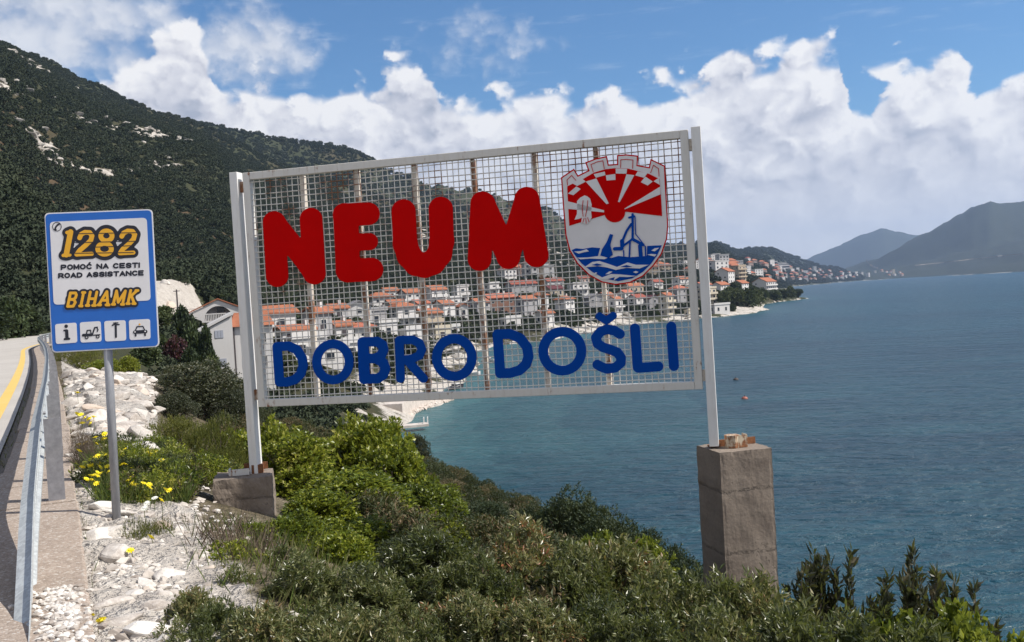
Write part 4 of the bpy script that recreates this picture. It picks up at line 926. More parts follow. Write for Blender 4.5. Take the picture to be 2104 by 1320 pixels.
VILLAGE = [
    (566, 690, 66, 44, 46, R(25), 'gable', 'orange', 'white', 'white house with a long orange roof seen through the mesh above the D', 0),
    (622, 706, 36, 30, 28, R(30), 'gable', 'orange', 'white', 'small white house with a low orange roof seen between the blue D and O', 0),
    (652, 694, 46, 36, 50, R(38), 'gable', 'orange', 'grey', 'grey house with orange roof standing behind the second stiffener bar above the first O', 0),
    (734, 672, 50, 36, 42, R(8), 'gabley', 'grey', 'white', 'white house with a wide pale gable below the red E', 0),
    (672, 752, 74, 36, 38, R(14), 'flat', 'grey', 'white', 'long white flat-roofed terrace building behind the first blue O', 1),
    (612, 742, 44, 30, 44, R(28), 'flat', 'grey', 'white', 'white flat-roofed block beside the cove behind the blue D', 0),
    (780, 642, 46, 34, 30, R(18), 'hip', 'orange', 'white', 'white house with orange hipped roof under the gap between E and U', 0),
    (766, 676, 48, 32, 36, R(20), 'flat', 'grey', 'grey', 'grey flat-roofed house above the letter B', 1),
    (828, 678, 44, 32, 46, R(24), 'hip', 'orange', 'white', 'tall white house with three balcony storeys above the letter R', 1),
    (842, 628, 38, 28, 26, R(25), 'gable', 'orange', 'white', 'white house with orange roof just below the left foot of the U', 0),
    (893, 626, 42, 32, 30, R(30), 'gable', 'orange', 'white', 'white house with orange roof just below the bottom of the U', 1),
    (946, 624, 28, 22, 34, R(20), 'flat', 'grey', 'white', 'narrow white terraced apartment block left of the bar under the M', 1),
    (912, 654, 36, 30, 28, R(36), 'gable', 'orange', 'white', 'white house with steep orange roof above the second blue O', 0),
    (880, 682, 48, 32, 38, R(26), 'gable', 'orange', 'beige', 'beige house with balconies above the gap between R and O', 1),
    (950, 656, 20, 18, 26, R(10), 'gabley', 'orange', 'white', 'small white gabled house left of the fourth stiffener bar', 0),
    (984, 648, 38, 30, 26, R(32), 'gable', 'orange', 'grey', 'grey house with orange roof behind the fourth stiffener bar', 0),
    (1010, 606, 26, 20, 22, R(22), 'flat', 'grey', 'white', 'white flat-roofed apartment block under the left leg of the M', 1),
    (1072, 608, 60, 26, 24, R(14), 'gable', 'red', 'grey', 'long grey building with a long red roof under the M', 0),
    (1026, 644, 62, 30, 32, R(12), 'gable', 'rose', 'brick', 'unfinished dark brick house with rose roof above the second blue D', 0),
    (1082, 652, 38, 28, 36, R(28), 'gable', 'orange', 'grey', 'grey plastered house with orange roof above the right side of the second D', 0),
    (933, 684, 18, 14, 12, R(18), 'flat', 'grey', 'white', 'tiny white hut near the shore above the second blue O', 0),
    (1137, 594, 40, 22, 16, R(14), 'gable', 'red', 'white', 'white house with red roof at the top row under the right foot of the M', 0),
    (1138, 612, 36, 24, 18, R(20), 'gable', 'maroon', 'beige', 'house with dark maroon roof left of the shield bottom', 0),
    (1162, 650, 36, 26, 34, R(40), 'hip', 'orange', 'white', 'bright white house with orange hipped roof above the third blue O', 0),
    (1188, 606, 40, 20, 22, R(20), 'flat', 'grey', 'white', 'white balconied block left below the shield', 1),
    (1196, 584, 28, 16, 12, R(20), 'gable', 'red', 'pink', 'pinkish house with red roof touching the lower left edge of the shield', 0),
    (1222, 642, 36, 28, 30, R(6), 'gabley', 'grey', 'grey', 'grey house with a big plain gable left above the caron', 0),
    (1246, 628, 30, 24, 20, R(30), 'gable', 'orange', 'white', 'white house with orange roof right behind the sixth stiffener bar', 0),
    (1266, 648, 26, 20, 32, R(36), 'gable', 'orange', 'white', 'narrow white house with balconies just right of the caron', 1),
    (1310, 634, 34, 24, 22, R(30), 'gable', 'red', 'white', 'white house with red roof above the blue L', 0),
    (1341, 638, 26, 24, 24, R(8), 'gabley', 'maroon', 'grey', 'dark grey gabled house between the L and the I', 0),
    (1371, 648, 26, 20, 40, R(30), 'gable', 'orange', 'cream', 'tall cream house with orange roof above the blue I', 1),
    (1396, 632, 28, 22, 38, R(20), 'hip', 'rose', 'grey', 'grey house with rose hipped roof next to the right side rail', 0),
    (1400, 592, 30, 20, 18, R(30), 'gable', 'orange', 'white', 'white house with orange roof high beside the right side rail', 0),
    (1302, 604, 40, 20, 16, R(20), 'gable', 'orange', 'beige', 'beige house with orange roof just under the lower right of the shield', 0),
    (1348, 594, 26, 18, 14, R(24), 'gable', 'red', 'white', 'white house with red roof right of the shield tip', 0),
    (1492, 583, 34, 28, 24, R(40), 'gable', 'orange', 'white', 'bright white house with vivid orange roof right of the right post', 0),
    (1519, 578, 24, 20, 30, R(25), 'flat', 'grey', 'beige', 'beige balconied apartment block right behind the vivid orange roof', 1),
    (1482, 602, 32, 22, 16, R(30), 'gable', 'orange', 'white', 'low white house with orange roof in front of the trees right of the post', 0),
    (1523, 598, 32, 22, 15, R(36), 'gable', 'orange', 'white', 'white house with orange roof half hidden by dark trees on the headland', 0),
    (1574, 604, 44, 30, 24, R(34), 'gable', 'orange', 'white', 'white house with orange roof farthest out on the headland', 1),
    (1452, 628, 38, 24, 34, R(20), 'flat', 'grey', 'cream', 'cream flat-roofed house directly right of the right post', 1),
    (1446, 604, 32, 20, 18, R(25), 'gable', 'rose', 'white', 'white house with rose roof seen beside the right post above the cream house', 0),
    (1480, 645, 40, 16, 18, R(14), 'flat', 'grey', 'white', 'white terrace house at the water beside the yellow beach', 1),
    (1422, 652, 26, 14, 14, R(14), 'flat', 'grey', 'cream', 'low cream house at the waterline behind the right side rail', 0),
    (700, 704, 42, 30, 34, R(28), 'gable', 'orange', 'white', 'white house with orange roof between the first O and the B, above them', 0),
    (640, 730, 44, 30, 34, R(20), 'flat', 'grey', 'white', 'white flat-roofed house inside the ring of the first O', 1),
    (716, 740, 46, 30, 34, R(24), 'flat', 'grey', 'white', 'white terraced house left of the B', 1),
    (590, 716, 40, 28, 36, R(30), 'gable', 'orange', 'white', 'white house with orange roof behind the top of the blue D', 0),
    (742, 706, 40, 28, 32, R(18), 'hip', 'rose', 'white', 'white house with rose hipped roof just above the B', 1),
    (790, 700, 44, 30, 36, R(26), 'flat', 'grey', 'white', 'white balconied block above the gap between B and R', 1),
    (846, 712, 40, 28, 34, R(22), 'flat', 'grey', 'white', 'white flat-roofed house above the right side of the R', 1),
    (812, 654, 36, 26, 30, R(20), 'gable', 'orange', 'white', 'white house with orange roof under the right end of the E', 0),
    (862, 654, 34, 26, 30, R(34), 'gable', 'rose', 'white', 'white house with rose roof under the left of the U', 0),
    (800, 618, 32, 22, 20, R(24), 'gable', 'orange', 'white', 'white house with orange roof highest under the gap between E and U', 0),
    (930, 640, 30, 24, 26, R(26), 'flat', 'grey', 'white', 'white cubic house between the U and the second blue O', 1),
    (905, 700, 36, 24, 24, R(20), 'flat', 'grey', 'cream', 'cream terraced house on the slope above the second blue O', 0),
    (690, 660, 40, 28, 26, R(28), 'gable', 'orange', 'grey', 'grey house with orange roof below the left of the E', 0),
    (1050, 676, 36, 22, 22, R(18), 'flat', 'grey', 'white', 'white flat-roofed house low above the second blue D', 1),
    (1120, 668, 34, 22, 24, R(26), 'gable', 'orange', 'white', 'white house with orange roof low above the third blue O, left side', 0),
    (1110, 632, 30, 22, 24, R(26), 'hip', 'orange', 'white', 'white house with orange hipped roof behind the fifth stiffener bar', 0),
    (1286, 622, 28, 20, 20, R(30), 'gable', 'rose', 'white', 'white house with rose roof left above the blue L', 0),
    (1600, 0, 0, 0, 0, 0, '', '', '', '', 0),
]
for e in VILLAGE:
    if e[1]: house(*e[:10], balcony=bool(e[10]))

# the two white houses nearest the sign
def fill(name, loops, t, m, parent, loc=(0, 0, 0)):
    cu = bpy.data.curves.new(name, 'CURVE'); cu.dimensions = '2D'; cu.fill_mode = 'BOTH'; cu.extrude = t/2
    for lp in loops:
        sp = cu.splines.new('POLY'); sp.points.add(len(lp)-1)
        for p, q in zip(sp.points, lp): p.co = (q[0], q[1], 0, 1)
        sp.use_cyclic_u = True
    tt = bpy.data.objects.new('tmp', cu); me = bpy.data.meshes.new_from_object(tt); bpy.data.objects.remove(tt); bpy.data.curves.remove(cu)
    me.transform(Matrix(((1, 0, 0, loc[0]), (0, 0, -1, loc[1]), (0, 1, 0, loc[2]), (0, 0, 0, 1)))); me.materials.clear()
    me.polygons.foreach_set('use_smooth', [False]*len(me.polygons))
    return obj(name, me, parent, m=m)
p, r_ = hit(470, 790, 80, 130) or (np.array([-29., 100, -6]), 104)
k = r_/FPX; th = math.atan2(p[0], p[1])
h1 = tag(empty('house', (p[0], p[1], p[2]), -th+R(4)), 'white house with sloping shed-roofed gable and orange roof beside the left sign post', 'house')
def s_(*a): return [(x*k, z*k) for x, z in a]
MB().prism(s_((-64, -60), (14, -60), (14, 134), (-64, 98)), 'y', 0, 80*k).build('wall', M_w['white'], h1)
MB().prism(s_((-76, 94), (16, 137), (16, 142), (-76, 99)), 'y', -4*k, 84*k).build('roof', M_w['white'], h1)
MB().box(15*k, 92*k, 10*k, 80*k, -60*k, 114*k).build('wall', M_w['white'], h1)
ro = MB().add([(9*k, 3*k, 112*k), (98*k, 3*k, 112*k), (98*k, 86*k, 112*k), (9*k, 86*k, 112*k), (22*k, 45*k, 140*k), (86*k, 45*k, 140*k)], [(3, 2, 1, 0), (0, 1, 5, 4), (1, 2, 5), (2, 3, 4, 5), (3, 0, 4)]).build('roof', M_r['orange'], h1)
MB().box(60*k, 68*k, 40*k, 50*k, 128*k, 165*k).build('chimney', M_w['white'], ro)
for x in (-42.5, 16.5): MB().box(x*k-.07, x*k+.07, -.12 if x < 0 else 9*k-.14, -.02 if x < 0 else 9*k-.02, -50*k, (100 if x < 0 else 112)*k).build('downpipe', M_dark, h1)
for x, z in ((-12, 100), (-9, 44)):
    f = MB(); [f.box(x*k-.42+i*.29, x*k-.16+i*.29, -.05, -.002, z*k-.4, z*k+.4) for i in range(3)]; f.build('shutter', M_shut, h1)
for x, z in ((40, 88), (70, 88), (40, 40), (70, 40)): window(h1, x*k, 10*k-.001, z*k, 1.0, 1.2, 0)
p, r_ = hit(452, 696, 115, 150) or (np.array([-37., 124, -2]), 130)
k = r_/FPX; th = math.atan2(p[0], p[1])
h2 = tag(empty('house', (p[0], p[1], p[2]), -th+R(2)), 'white gabled house with arched loggia balcony and orange roof up the slope', 'house')
arch = [(-27*k, 36*k), (27*k, 36*k)]+[(27*k*math.cos(R(a)), 37*k+27*k*math.sin(R(a))) for a in range(0, 181, 10)]
fill('gable_wall', [[(-74*k, 33*k), (74*k, 33*k), (74*k, 44*k), (0, 76*k), (-74*k, 44*k)], arch], .3, M_w['white'], h2, (0, -.15, 0))
MB().prism(s_((-74, 34), (74, 34), (74, 44), (0, 75), (-74, 44)), 'y', 1.6, 70*k).build('wall', M_w['white'], h2)
MB().box(-70*k, 70*k, 1.2, 68*k, -30*k, 33*k).build('wall', M_w['cream'], h2)
MB().box(-73*k, 73*k, .002, 1.598, 31.5*k, 33.6*k).build('loggia_floor', M_w['white'], h2)
MB().box(-72*k, -56*k, .05, 1.0, -30*k, 31.4*k).build('pillar', M_w['cream'], h2)
rf = MB()
for sgn in (-1, 1): rf.prism(s_((sgn*80, 42), (0, 77), (0, 79.5), (sgn*80, 44.5)), 'y', -.5, 74*k)
rf.build('roof', M_r['orange'], h2)
MB().box(-2*k, 13*k, 1.52, 1.598, 40*k, 62*k).build('door', M_glass, h2)
for i in range(17): MB().box((-25.5+i*3.15)*k-.045, (-25.5+i*3.15)*k+.045, -.12, -.03, 36.2*k, 48*k).build('baluster', M_w['white'], h2)
MB().box(-27*k, 27*k, -.14, -.01, 48.02*k, 50*k).build('handrail', M_w['white'], h2)
for x in (-50, 10, 40): window(h2, x*k, 1.199, 16*k, 1.3, 1.4, 0)

# stone garden wall and white marker boards by the road bend
p, r_ = hit(340, 752, 60, 120); k = r_/FPX
gw = tag(empty('garden_wall', tuple(p), R(-18)), 'pale block garden wall below the dark red bush', 'wall')
M_block = mat('pale_limestone_block', lambda g: g.ramp(g.noise(g.geo('Position'), 2.5, 4, .6), [(0.3, (0.38, 0.32, 0.28)), (0.7, (0.60, 0.53, 0.47))]), rough=0.95)
for c_ in range(5):
    for i in range(5):
        w = 8.5*k; x = -21*k+(i+(c_ % 2)*.5)*w; z = c_*6.2*k-.2
        MB().box(x+.015, x+w-.015, random.uniform(-.03, .03), .5, z, z+6.0*k).build('stone_block', M_block, gw)
p, r_ = hit(346, 672, 90, 170); k = r_/FPX
mb = tag(empty('marker_board', tuple(p), R(10)), 'small white board standing at the road bend above the shrubs', 'board')
MB().box(-8*k, 8*k, -.03, .03, .35, .35+9*k).build('panel', M_w['white'], mb); MB().box(-5*k, -4*k, .035, .10, -.5, .35+8*k).build('leg', M_galvd, mb); MB().box(4*k, 5*k, .035, .10, -.5, .35+8*k).build('leg', M_galvd, mb)
p, r_ = hit(366, 648, 100, 240); k = r_/FPX
up = tag(empty('utility_pole', tuple(p)), 'dark wooden utility pole in front of the white rock cutting', 'pole')
MB().tube([(0, 0, -1), (0, 0, 50*k)], [.16, .11], 8).build('shaft', M_dark, up); MB().box(-.5, .5, -.06, .06, 46*k, 47.5*k).build('crossarm', M_dark, up)

# ------------------------------------------------------------------ waterfront: jetty, slipway, boats, buoys
def sea_pt(px, py):
    d = ray(px, py); t = (SEA-EYE)/d[2]; return EYEP+d*t
M_quay = mat('pale_quay_concrete', lambda g: g.ramp(g.noise(g.geo('Position'), 1.4, 5, .65), [(0.3, (0.40, 0.35, 0.31)), (0.7, (0.62, 0.56, 0.51))]), rough=0.95)
def between(name, a, b, width, z0, z1, m, parent):
    a = np.array(a[:2]); b = np.array(b[:2]); d = (b-a)/np.linalg.norm(b-a); n = np.array([-d[1], d[0]])*width
    P = [a, b, b+n, a+n]; return MB().add([(*q, z0) for q in P]+[(*q, z1) for q in P], [(3, 2, 1, 0), (4, 5, 6, 7), (0, 1, 5, 4), (1, 2, 6, 5), (2, 3, 7, 6), (3, 0, 4, 7)]).build(name, m, parent)
ja, jb = sea_pt(795, 892), sea_pt(882, 884)
jt = tag(empty('jetty'), 'small pale concrete jetty with a white ladder reaching into the cove', 'jetty')
between('deck', ja, jb, 1.7, SEA+.42, SEA+.68, M_quay, jt); c0 = ja*.93+jb*.07; c1 = ja*.60+jb*.40; between('footing', c0+[0, .2, 0], c1+[0, .2, 0], 1.3, SEA-2, SEA+.419, M_quay, jt)
for t in (.87, .96): q = ja*(1-t)+jb*t; MB().tube([(q[0], q[1]+.4, SEA+.6), (q[0], q[1]+.4, SEA+1.35), (q[0], q[1]+1.0, SEA+1.35), (q[0], q[1]+1.0, SEA+.6)], .045, 6).build('ladder_rail', M_post, jt)
sl_ = tag(empty('quay_wall'), 'sloping pale stone quay wall behind the jetty', 'wall')
a, b = sea_pt(775, 872), sea_pt(822, 862); a3, b3 = sea_pt(770, 868), sea_pt(812, 866)
MB().add([(a3[0]-1.5, a3[1]+1, SEA-.5), (b3[0]+.5, b3[1], SEA-.5), (b3[0]-.2, b3[1]+5, SEA-.5), (a3[0]-1.5, a3[1]+6, SEA-.5), (a3[0]-1.5, a3[1]+1, SEA+2.6), (b3[0]+.5, b3[1], SEA+.35), (b3[0]-.2, b3[1]+5, SEA+.35), (a3[0]-1.5, a3[1]+6, SEA+2.6)],
         [(3, 2, 1, 0), (4, 5, 6, 7), (0, 1, 5, 4), (1, 2, 6, 5), (2, 3, 7, 6), (3, 0, 4, 7)]).build('ramp', M_quay, sl_)
between('apron', sea_pt(785, 888), sea_pt(822, 872), 3.0, SEA-.5, SEA+.30, M_quay, sl_)
rv = tag(empty('shore_revetment'), 'long pale rubble stone revetment along the cove shore', 'revetment')
pts_ = [(828, 862), (850, 848), (875, 838), (905, 828), (925, 822)]
for i, ((ax, ay), (bx, by)) in enumerate(zip(pts_[:-1], pts_[1:])):
    a, b = sea_pt(ax, ay), sea_pt(bx, by); between('wall_section', a, b, 2.5, SEA-1, SEA+1.9-.3*i, M_quay, rv)
    for j in range(7):
        t = (j+.5)/7; q = a*(1-t)+b*t; s = random.uniform(.3, .65); bm = bmesh.new(); bmesh.ops.create_icosphere(bm, subdivisions=1, radius=s)
        for v in bm.verts: v.co *= random.uniform(.7, 1.2); v.co.z *= .7
        me = bpy.data.meshes.new('rubble_stone'); bm.to_mesh(me); bm.free(); o = obj('rubble_stone', me, rv, m=M_block); o.location = (q[0]+.3, q[1]-.6, SEA+.15)
def boat(px, py, ln, rz, label, hull):
    q = sea_pt(px, py); o = tag(empty('boat', tuple(q), rz), label, 'boat', 'small boats in the cove')
    v = []; n = 9
    for i in range(n):
        t = i/(n-1); bw = ln*.19*math.sin(math.pi*min(1, .18+.80*(1-t)))**.7 if t < .99 else .02; x = ln*(t-.5); sheer = .45+.25*t*t
        v += [(x, -bw, sheer), (x, -bw*.7, .05), (x, 0, -.25+.2*t), (x, bw*.7, .05), (x, bw, sheer), (x, bw*.85, sheer-.05), (x, 0, sheer-.3), (x, -bw*.85, sheer-.05)]
    f = [(i*8+j, i*8+(j+1) % 8, (i+1)*8+(j+1) % 8, (i+1)*8+j) for i in range(n-1) for j in range(8)]+[tuple(range(8))[::-1]]
    MB().add(v, f).build('hull', hull, o); MB().box(-.1*ln, .12*ln, -.12*ln, .12*ln, .25, .95).build('cabin', M_w['white'], o); MB().box(-.102*ln, .124*ln, -.122*ln, .122*ln, .55, .80).build('cabin_window', M_glass, o)
boat(962, 772, 4.6, R(10), 'small white motorboat moored off the point below the second blue O', M_w['white'])
boat(936, 800, 4.0, R(60), 'open boat with dark hull close to the cove shore behind the letter R', M_dark)
boat(1004, 744, 3.6, R(-20), 'little white boat in the bay between O and D', M_w['white'])
M_buoy = mat('faded_red_buoy', base=(0.30, 0.10, 0.07), rough=.6); M_buoyd = mat('dark_buoy', base=(0.06, 0.045, 0.04), rough=.7)
for px, py, m, l in ((1512, 781, M_buoyd, 'dark mooring buoy floating farther out right of the sign'), (1530, 820, M_buoy, 'reddish mooring buoy floating nearer, above the concrete pier')):
    q = sea_pt(px, py); o = tag(empty('buoy', tuple(q)), l, 'buoy'); bm = bmesh.new(); bmesh.ops.create_uvsphere(bm, u_segments=12, v_segments=8, radius=.36)
    me = bpy.data.meshes.new('float'); bm.to_mesh(me); bm.free(); b_ = obj('float', me, o, m=m, smooth=True); b_.scale = (1.15, 1, .85); MB().tube([(0, 0, .25), (0, 0, .45)], .05, 6).build('ring', M_dark, o)

# ------------------------------------------------------------------ the far town
def simple(roofc, wallc, flat=False, w=11, d=9, h=7):
    m = MB(); m.box(-w/2, w/2, -d/2, d/2, -4, h); m.cur = 1
    if flat: m.box(-w/2-.3, w/2+.3, -d/2-.3, d/2+.3, h+.01, h+.5)
    else: m.add([(-w/2-.5, -d/2-.5, h+.02), (w/2+.5, -d/2-.5, h+.02), (w/2+.5, d/2+.5, h+.02), (-w/2-.5, d/2+.5, h+.02), (-w/4, 0, h+2.4), (w/4, 0, h+2.4)], [(3, 2, 1, 0), (0, 1, 5, 4), (1, 2, 5), (2, 3, 4, 5), (3, 0, 4)])
    m.cur = 2
    for f in range(max(1, int(h/2.8))):
        for i in range(3): m.box(-w/2+w*(i+.5)/3-.7, -w/2+w*(i+.5)/3+.7, -d/2-.08, -d/2-.01, 1+2.8*f, 2.3+2.8*f)
        m.box(-w/2-.08, -w/2-.01, -.7, .7, 1+2.8*f, 2.3+2.8*f); m.box(w/2+.01, w/2+.08, -.7, .7, 1+2.8*f, 2.3+2.8*f)
    return m.mesh('far_house', [M_w[wallc], M_r[roofc] if not flat else M_w[wallc], M_glass])
SM = [simple('orange', 'white'), simple('red', 'white', h=9), simple('rose', 'beige', h=6), simple('grey', 'white', True, 14, 9, 9), simple('orange', 'pink', w=9), simple('grey', 'white', True, 9, 9, 12)]
LOOK = ['white house with orange roof', 'tall white house with red roof', 'beige house with rose roof', 'white flat-roofed block', 'pinkish house with orange roof', 'tall white flat-roofed block']
FAR_LABEL = {0: ('small %s on the slope right of the sign', 'on the slope right of the sign'), 1: ('tiny %s in the far waterfront town across the bay', 'in the far waterfront town'), 2: ('small %s in the top village row behind the mesh', 'in the top row of the village')}
def sprinkle(n, x0, x1, ytop, ybot, reg, seed, sc=1.0, rmin=200):
    rg = random.Random(seed); c = 0; tries = 0; got = []
    while c < n and tries < n*12:
        tries += 1; px = rg.uniform(x0, x1); t = (px-x0)/(x1-x0); py = rg.uniform(ytop[0]*(1-t)+ytop[1]*t, ybot[0]*(1-t)+ybot[1]*t)
        if any(abs(px-a)+1.6*abs(py-b) < 9 for a, b in got): continue
        h = hit(px, py, rmin)
        if h is None or h[0][2] < SEA+1.0: continue
        got.append((px, py)); ki = rg.randrange(6); o = obj('far_house', SM[ki]); o.location = tuple(h[0]); o.rotation_euler = (0, 0, rg.uniform(R(5), R(45))); q = sc*rg.uniform(.8, 1.25); o.scale = (q, q, q)
        tag(o, FAR_LABEL[reg][0] % LOOK[ki], 'house', LOOK[ki]+'s '+FAR_LABEL[reg][1]); c += 1
sprinkle(34, 1440, 1600, (528, 545), (560, 578), 0, 3)
sprinkle(46, 1600, 1760, (550, 562), (580, 574), 1, 4, rmin=900)
sprinkle(10, 1755, 1860, (560, 556), (572, 568), 1, 6, rmin=900)
sprinkle(18, 1040, 1440, (562, 550), (586, 562), 2, 5, 0.75)
h = hit(1598, 549, 900)
if h:
    p, r_ = h; k = r_/FPX; ho = tag(empty('hotel', tuple(p), R(10)), 'long white stepped hotel above the far town on the hillside', 'hotel')
    for i, (x0, x1, z0, z1) in enumerate(((-26, 22, -4, 2.4), (-22, 20, 2.6, 5.4), (-4, 16, 5.6, 8.6), (-14, -2, 8.8-3, 12))):
        MB().box(x0*k, x1*k, -7*k+i*.8*k, 6*k, z0*k, z1*k).build('storey', M_w['white'], ho)
        MB().box(x0*k+.5, x1*k-.5, -7*k+i*.8*k-.1, -7*k+i*.8*k-.01, z0*k+(z1-z0)*k*.3, z0*k+(z1-z0)*k*.75).build('window_band', M_glass, ho)
h = hit(1836, 566, 900)
if h:
    p, r_ = h; k = r_/FPX; tw = tag(empty('tower', tuple(p)), 'tall cream apartment tower at the foot of the far mountain', 'tower')
    MB().box(-2.5*k, 2.5*k, -2*k, 2*k, -3*k, 11*k).build('shaft', M_w['cream'], tw); MB().box(-2.7*k, 2.7*k, -2.2*k, 2.2*k, 11.02*k, 11.8*k).build('cornice', M_w['cream'], tw)
# the pale road cut into the far mountain
M_scar = mat('pale_road_cut', base=(0.20, 0.17, 0.14), rough=1.0)
for pl_, wd in (([(1779, 534), (1782, 540), (1788, 546), (1797, 551), (1806, 553)], 22), ([(1880, 547), (1940, 541), (2000, 534), (2060, 527), (2104, 523), (2160, 518)], 6)):
    P = []
    for a, b in zip(pl_[:-1], pl_[1:]):
        for t in np.linspace(0, 1, 7)[:-1]:
            h = hit(a[0]+(b[0]-a[0])*t, a[1]+(b[1]-a[1])*t, 1500, 8000)
            if h is not None: P.append(h[0])
    v = []
    for q in P: v += [(q[0]*(1-.5*wd/5000), q[1]*(1-.5*wd/5000), q[2]+2-wd*.15), (q[0], q[1], q[2]+3+wd*.25)]
    if len(P) > 2: kind(obj('mountain_road', npmesh('mountain_road', v, [(2*i, 2*i+2, 2*i+3, 2*i+1) for i in range(len(P)-1)]), m=M_scar), 'structure')

# ------------------------------------------------------------------ foliage
def leafmat(name, stops, rough=0.5, trans=0.25, spec=0.4, obj_var=0.35, isl_w=0.62, nsc=2.3, nw=0.9):
    m = bpy.data.materials.new(name); m.use_nodes = True; g = G(m.node_tree); b = m.node_tree.nodes['Principled BSDF']; out = m.node_tree.nodes['Material Output']
    isl = S(g, g.geo('Random Per Island')); n = g.noise(g.geo('Position'), nsc, 3, 0.6); oi = g.new('ObjectInfo'); rnd = S(g, oi.outputs['Random'])
    f = ((isl-0.5)*isl_w + 0.31 + (n-0.5)*nw + (rnd-0.5)*obj_var + 0.19).clamp()
    c = g.ramp(f, stops); g.links.new(c, b.inputs['Base Color']); b.inputs['Roughness'].default_value = rough; b.inputs['Specular IOR Level'].default_value = spec
    if trans:
        t = g.new('BsdfTranslucent'); g.links.new(g.mix(0.5, c, (0.30, 0.34, 0.06), 'MIX'), t.inputs[0]); mx = g.new('MixShader'); mx.inputs[0].default_value = trans
        g.links.new(b.outputs[0], mx.inputs[1]); g.links.new(t.outputs[0], mx.inputs[2]); g.links.new(mx.outputs[0], out.inputs[0])
    return m
L_A = leafmat('mastic_leaf', [(0.0, (0.020, 0.032, 0.010)), (0.4, (0.080, 0.100, 0.030)), (0.72, (0.20, 0.205, 0.090)), (0.92, (0.26, 0.21, 0.095)), (1.0, (0.28, 0.10, 0.045))], 0.36, 0.28, 0.6, .5)
L_B = leafmat('bright_green_leaf', [(0.0, (0.025, 0.045, 0.006)), (0.4, (0.11, 0.150, 0.010)), (0.8, (0.27, 0.29, 0.022)), (1.0, (0.42, 0.38, 0.11))], 0.38, 0.38, 0.5)
L_C = leafmat('juniper_needle', [(0.0, (0.012, 0.022, 0.012)), (0.5, (0.030, 0.050, 0.022)), (1.0, (0.070, 0.085, 0.036))], 0.6, 0.1, 0.3)
L_D = leafmat('dark_holm_leaf', [(0.0, (0.016, 0.020, 0.011)), (0.5, (0.045, 0.054, 0.028)), (0.85, (0.085, 0.088, 0.050)), (1.0, (0.14, 0.12, 0.075))], 0.5, 0.12)
L_E = leafmat('olive_brown_leaf', [(0.0, (0.018, 0.022, 0.014)), (0.5, (0.050, 0.052, 0.030)), (0.85, (0.12, 0.092, 0.045)), (1.0, (0.24, 0.17, 0.08))], 0.4, 0.2, 0.5)
L_F = leafmat('broom_leaf', [(0.0, (0.035, 0.045, 0.010)), (0.5, (0.10, 0.115, 0.02)), (1.0, (0.18, 0.16, 0.035))], 0.6, 0.2, .3)
L_G = leafmat('dry_twig', [(0.0, (0.05, 0.038, 0.03)), (0.5, (0.14, 0.105, 0.08)), (1.0, (0.24, 0.19, 0.14))], 0.8, 0.0, .2)
L_R = leafmat('dark_red_leaf', [(0.0, (0.02, 0.006, 0.01)), (0.5, (0.06, 0.012, 0.02)), (1.0, (0.12, 0.03, 0.04))], 0.5, 0.15)
L_T = leafmat('garden_tree_leaf', [(0.0, (0.016, 0.026, 0.012)), (0.5, (0.040, 0.062, 0.022)), (1.0, (0.095, 0.115, 0.045))], 0.6, 0.1, .3, .9)
L_H = leafmat('meadow_grass_blade', [(0.0, (0.03, 0.055, 0.012)), (0.5, (0.075, 0.115, 0.025)), (1.0, (0.20, 0.18, 0.08))], 0.6, 0.25, .3)
M_bark = mat('grey_brown_bark', lambda g: g.ramp(g.noise(g.coord('Object'), 12, 4, .6), [(0.3, (0.05, 0.038, 0.03)), (0.7, (0.15, 0.12, 0.10))]), rough=.95)
def unit(v): return v/np.maximum(1e-9, np.linalg.norm(v, axis=-1, keepdims=True))
def leaves(P, A, n, tl, ll, lw, rg, spread=1.0, jl=.35):
    """n leaves along a twig of length tl at each point P with axis A -> verts, quads"""
    N = len(P); t = np.tile(np.linspace(0.1, 1.0, n), (N, 1)); rnd = rg.normal(size=(N, n, 3))
    side = unit(rnd - (rnd*A[:, None, :]).sum(-1, keepdims=True)*A[:, None, :])
    d = unit(A[:, None, :]*0.75+side*spread); b = P[:, None, :]+A[:, None, :]*(t*tl)[..., None]
    up = rg.normal(size=(N, n, 3)); w = unit(np.cross(d, up)); L = ll*(1+jl*rg.uniform(-1, 1, (N, n, 1))); Wd = lw*(1+.3*rg.uniform(-1, 1, (N, n, 1)))
    nrm = np.cross(d, w)
    v = np.stack([b, b+d*L*.45+w*Wd*.5+nrm*L*.05, b+d*L-nrm*L*.08, b+d*L*.45-w*Wd*.5+nrm*L*.05], 2).reshape(-1, 3)
    return v, np.arange(len(v)).reshape(-1, 4)
def lobes(Rr, Ht, n, rg, low=0.12, flat=.8):
    o = []
    for i in range(n):
        a = rg.uniform(0, 6.283); q = math.sqrt(rg.uniform(0, 1))*.68; z = rg.uniform(.30, .74)*(1-.25*q)
        o.append((np.array([math.cos(a)*q*Rr, math.sin(a)*q*Rr, z*Ht]), np.array([1, 1, flat])*Rr*rg.uniform(.30, .52)))
    o.append((np.array([0, 0, Ht*.45]), np.array([Rr*.62, Rr*.62, Ht*.42])))
    for i in range(n//2):
        a = rg.uniform(0, 6.283); o.append((np.array([math.cos(a)*.7*Rr, math.sin(a)*.7*Rr, low*Ht+.12*Ht]), np.array([.36*Rr, .36*Rr, .26*Ht])))
    return o
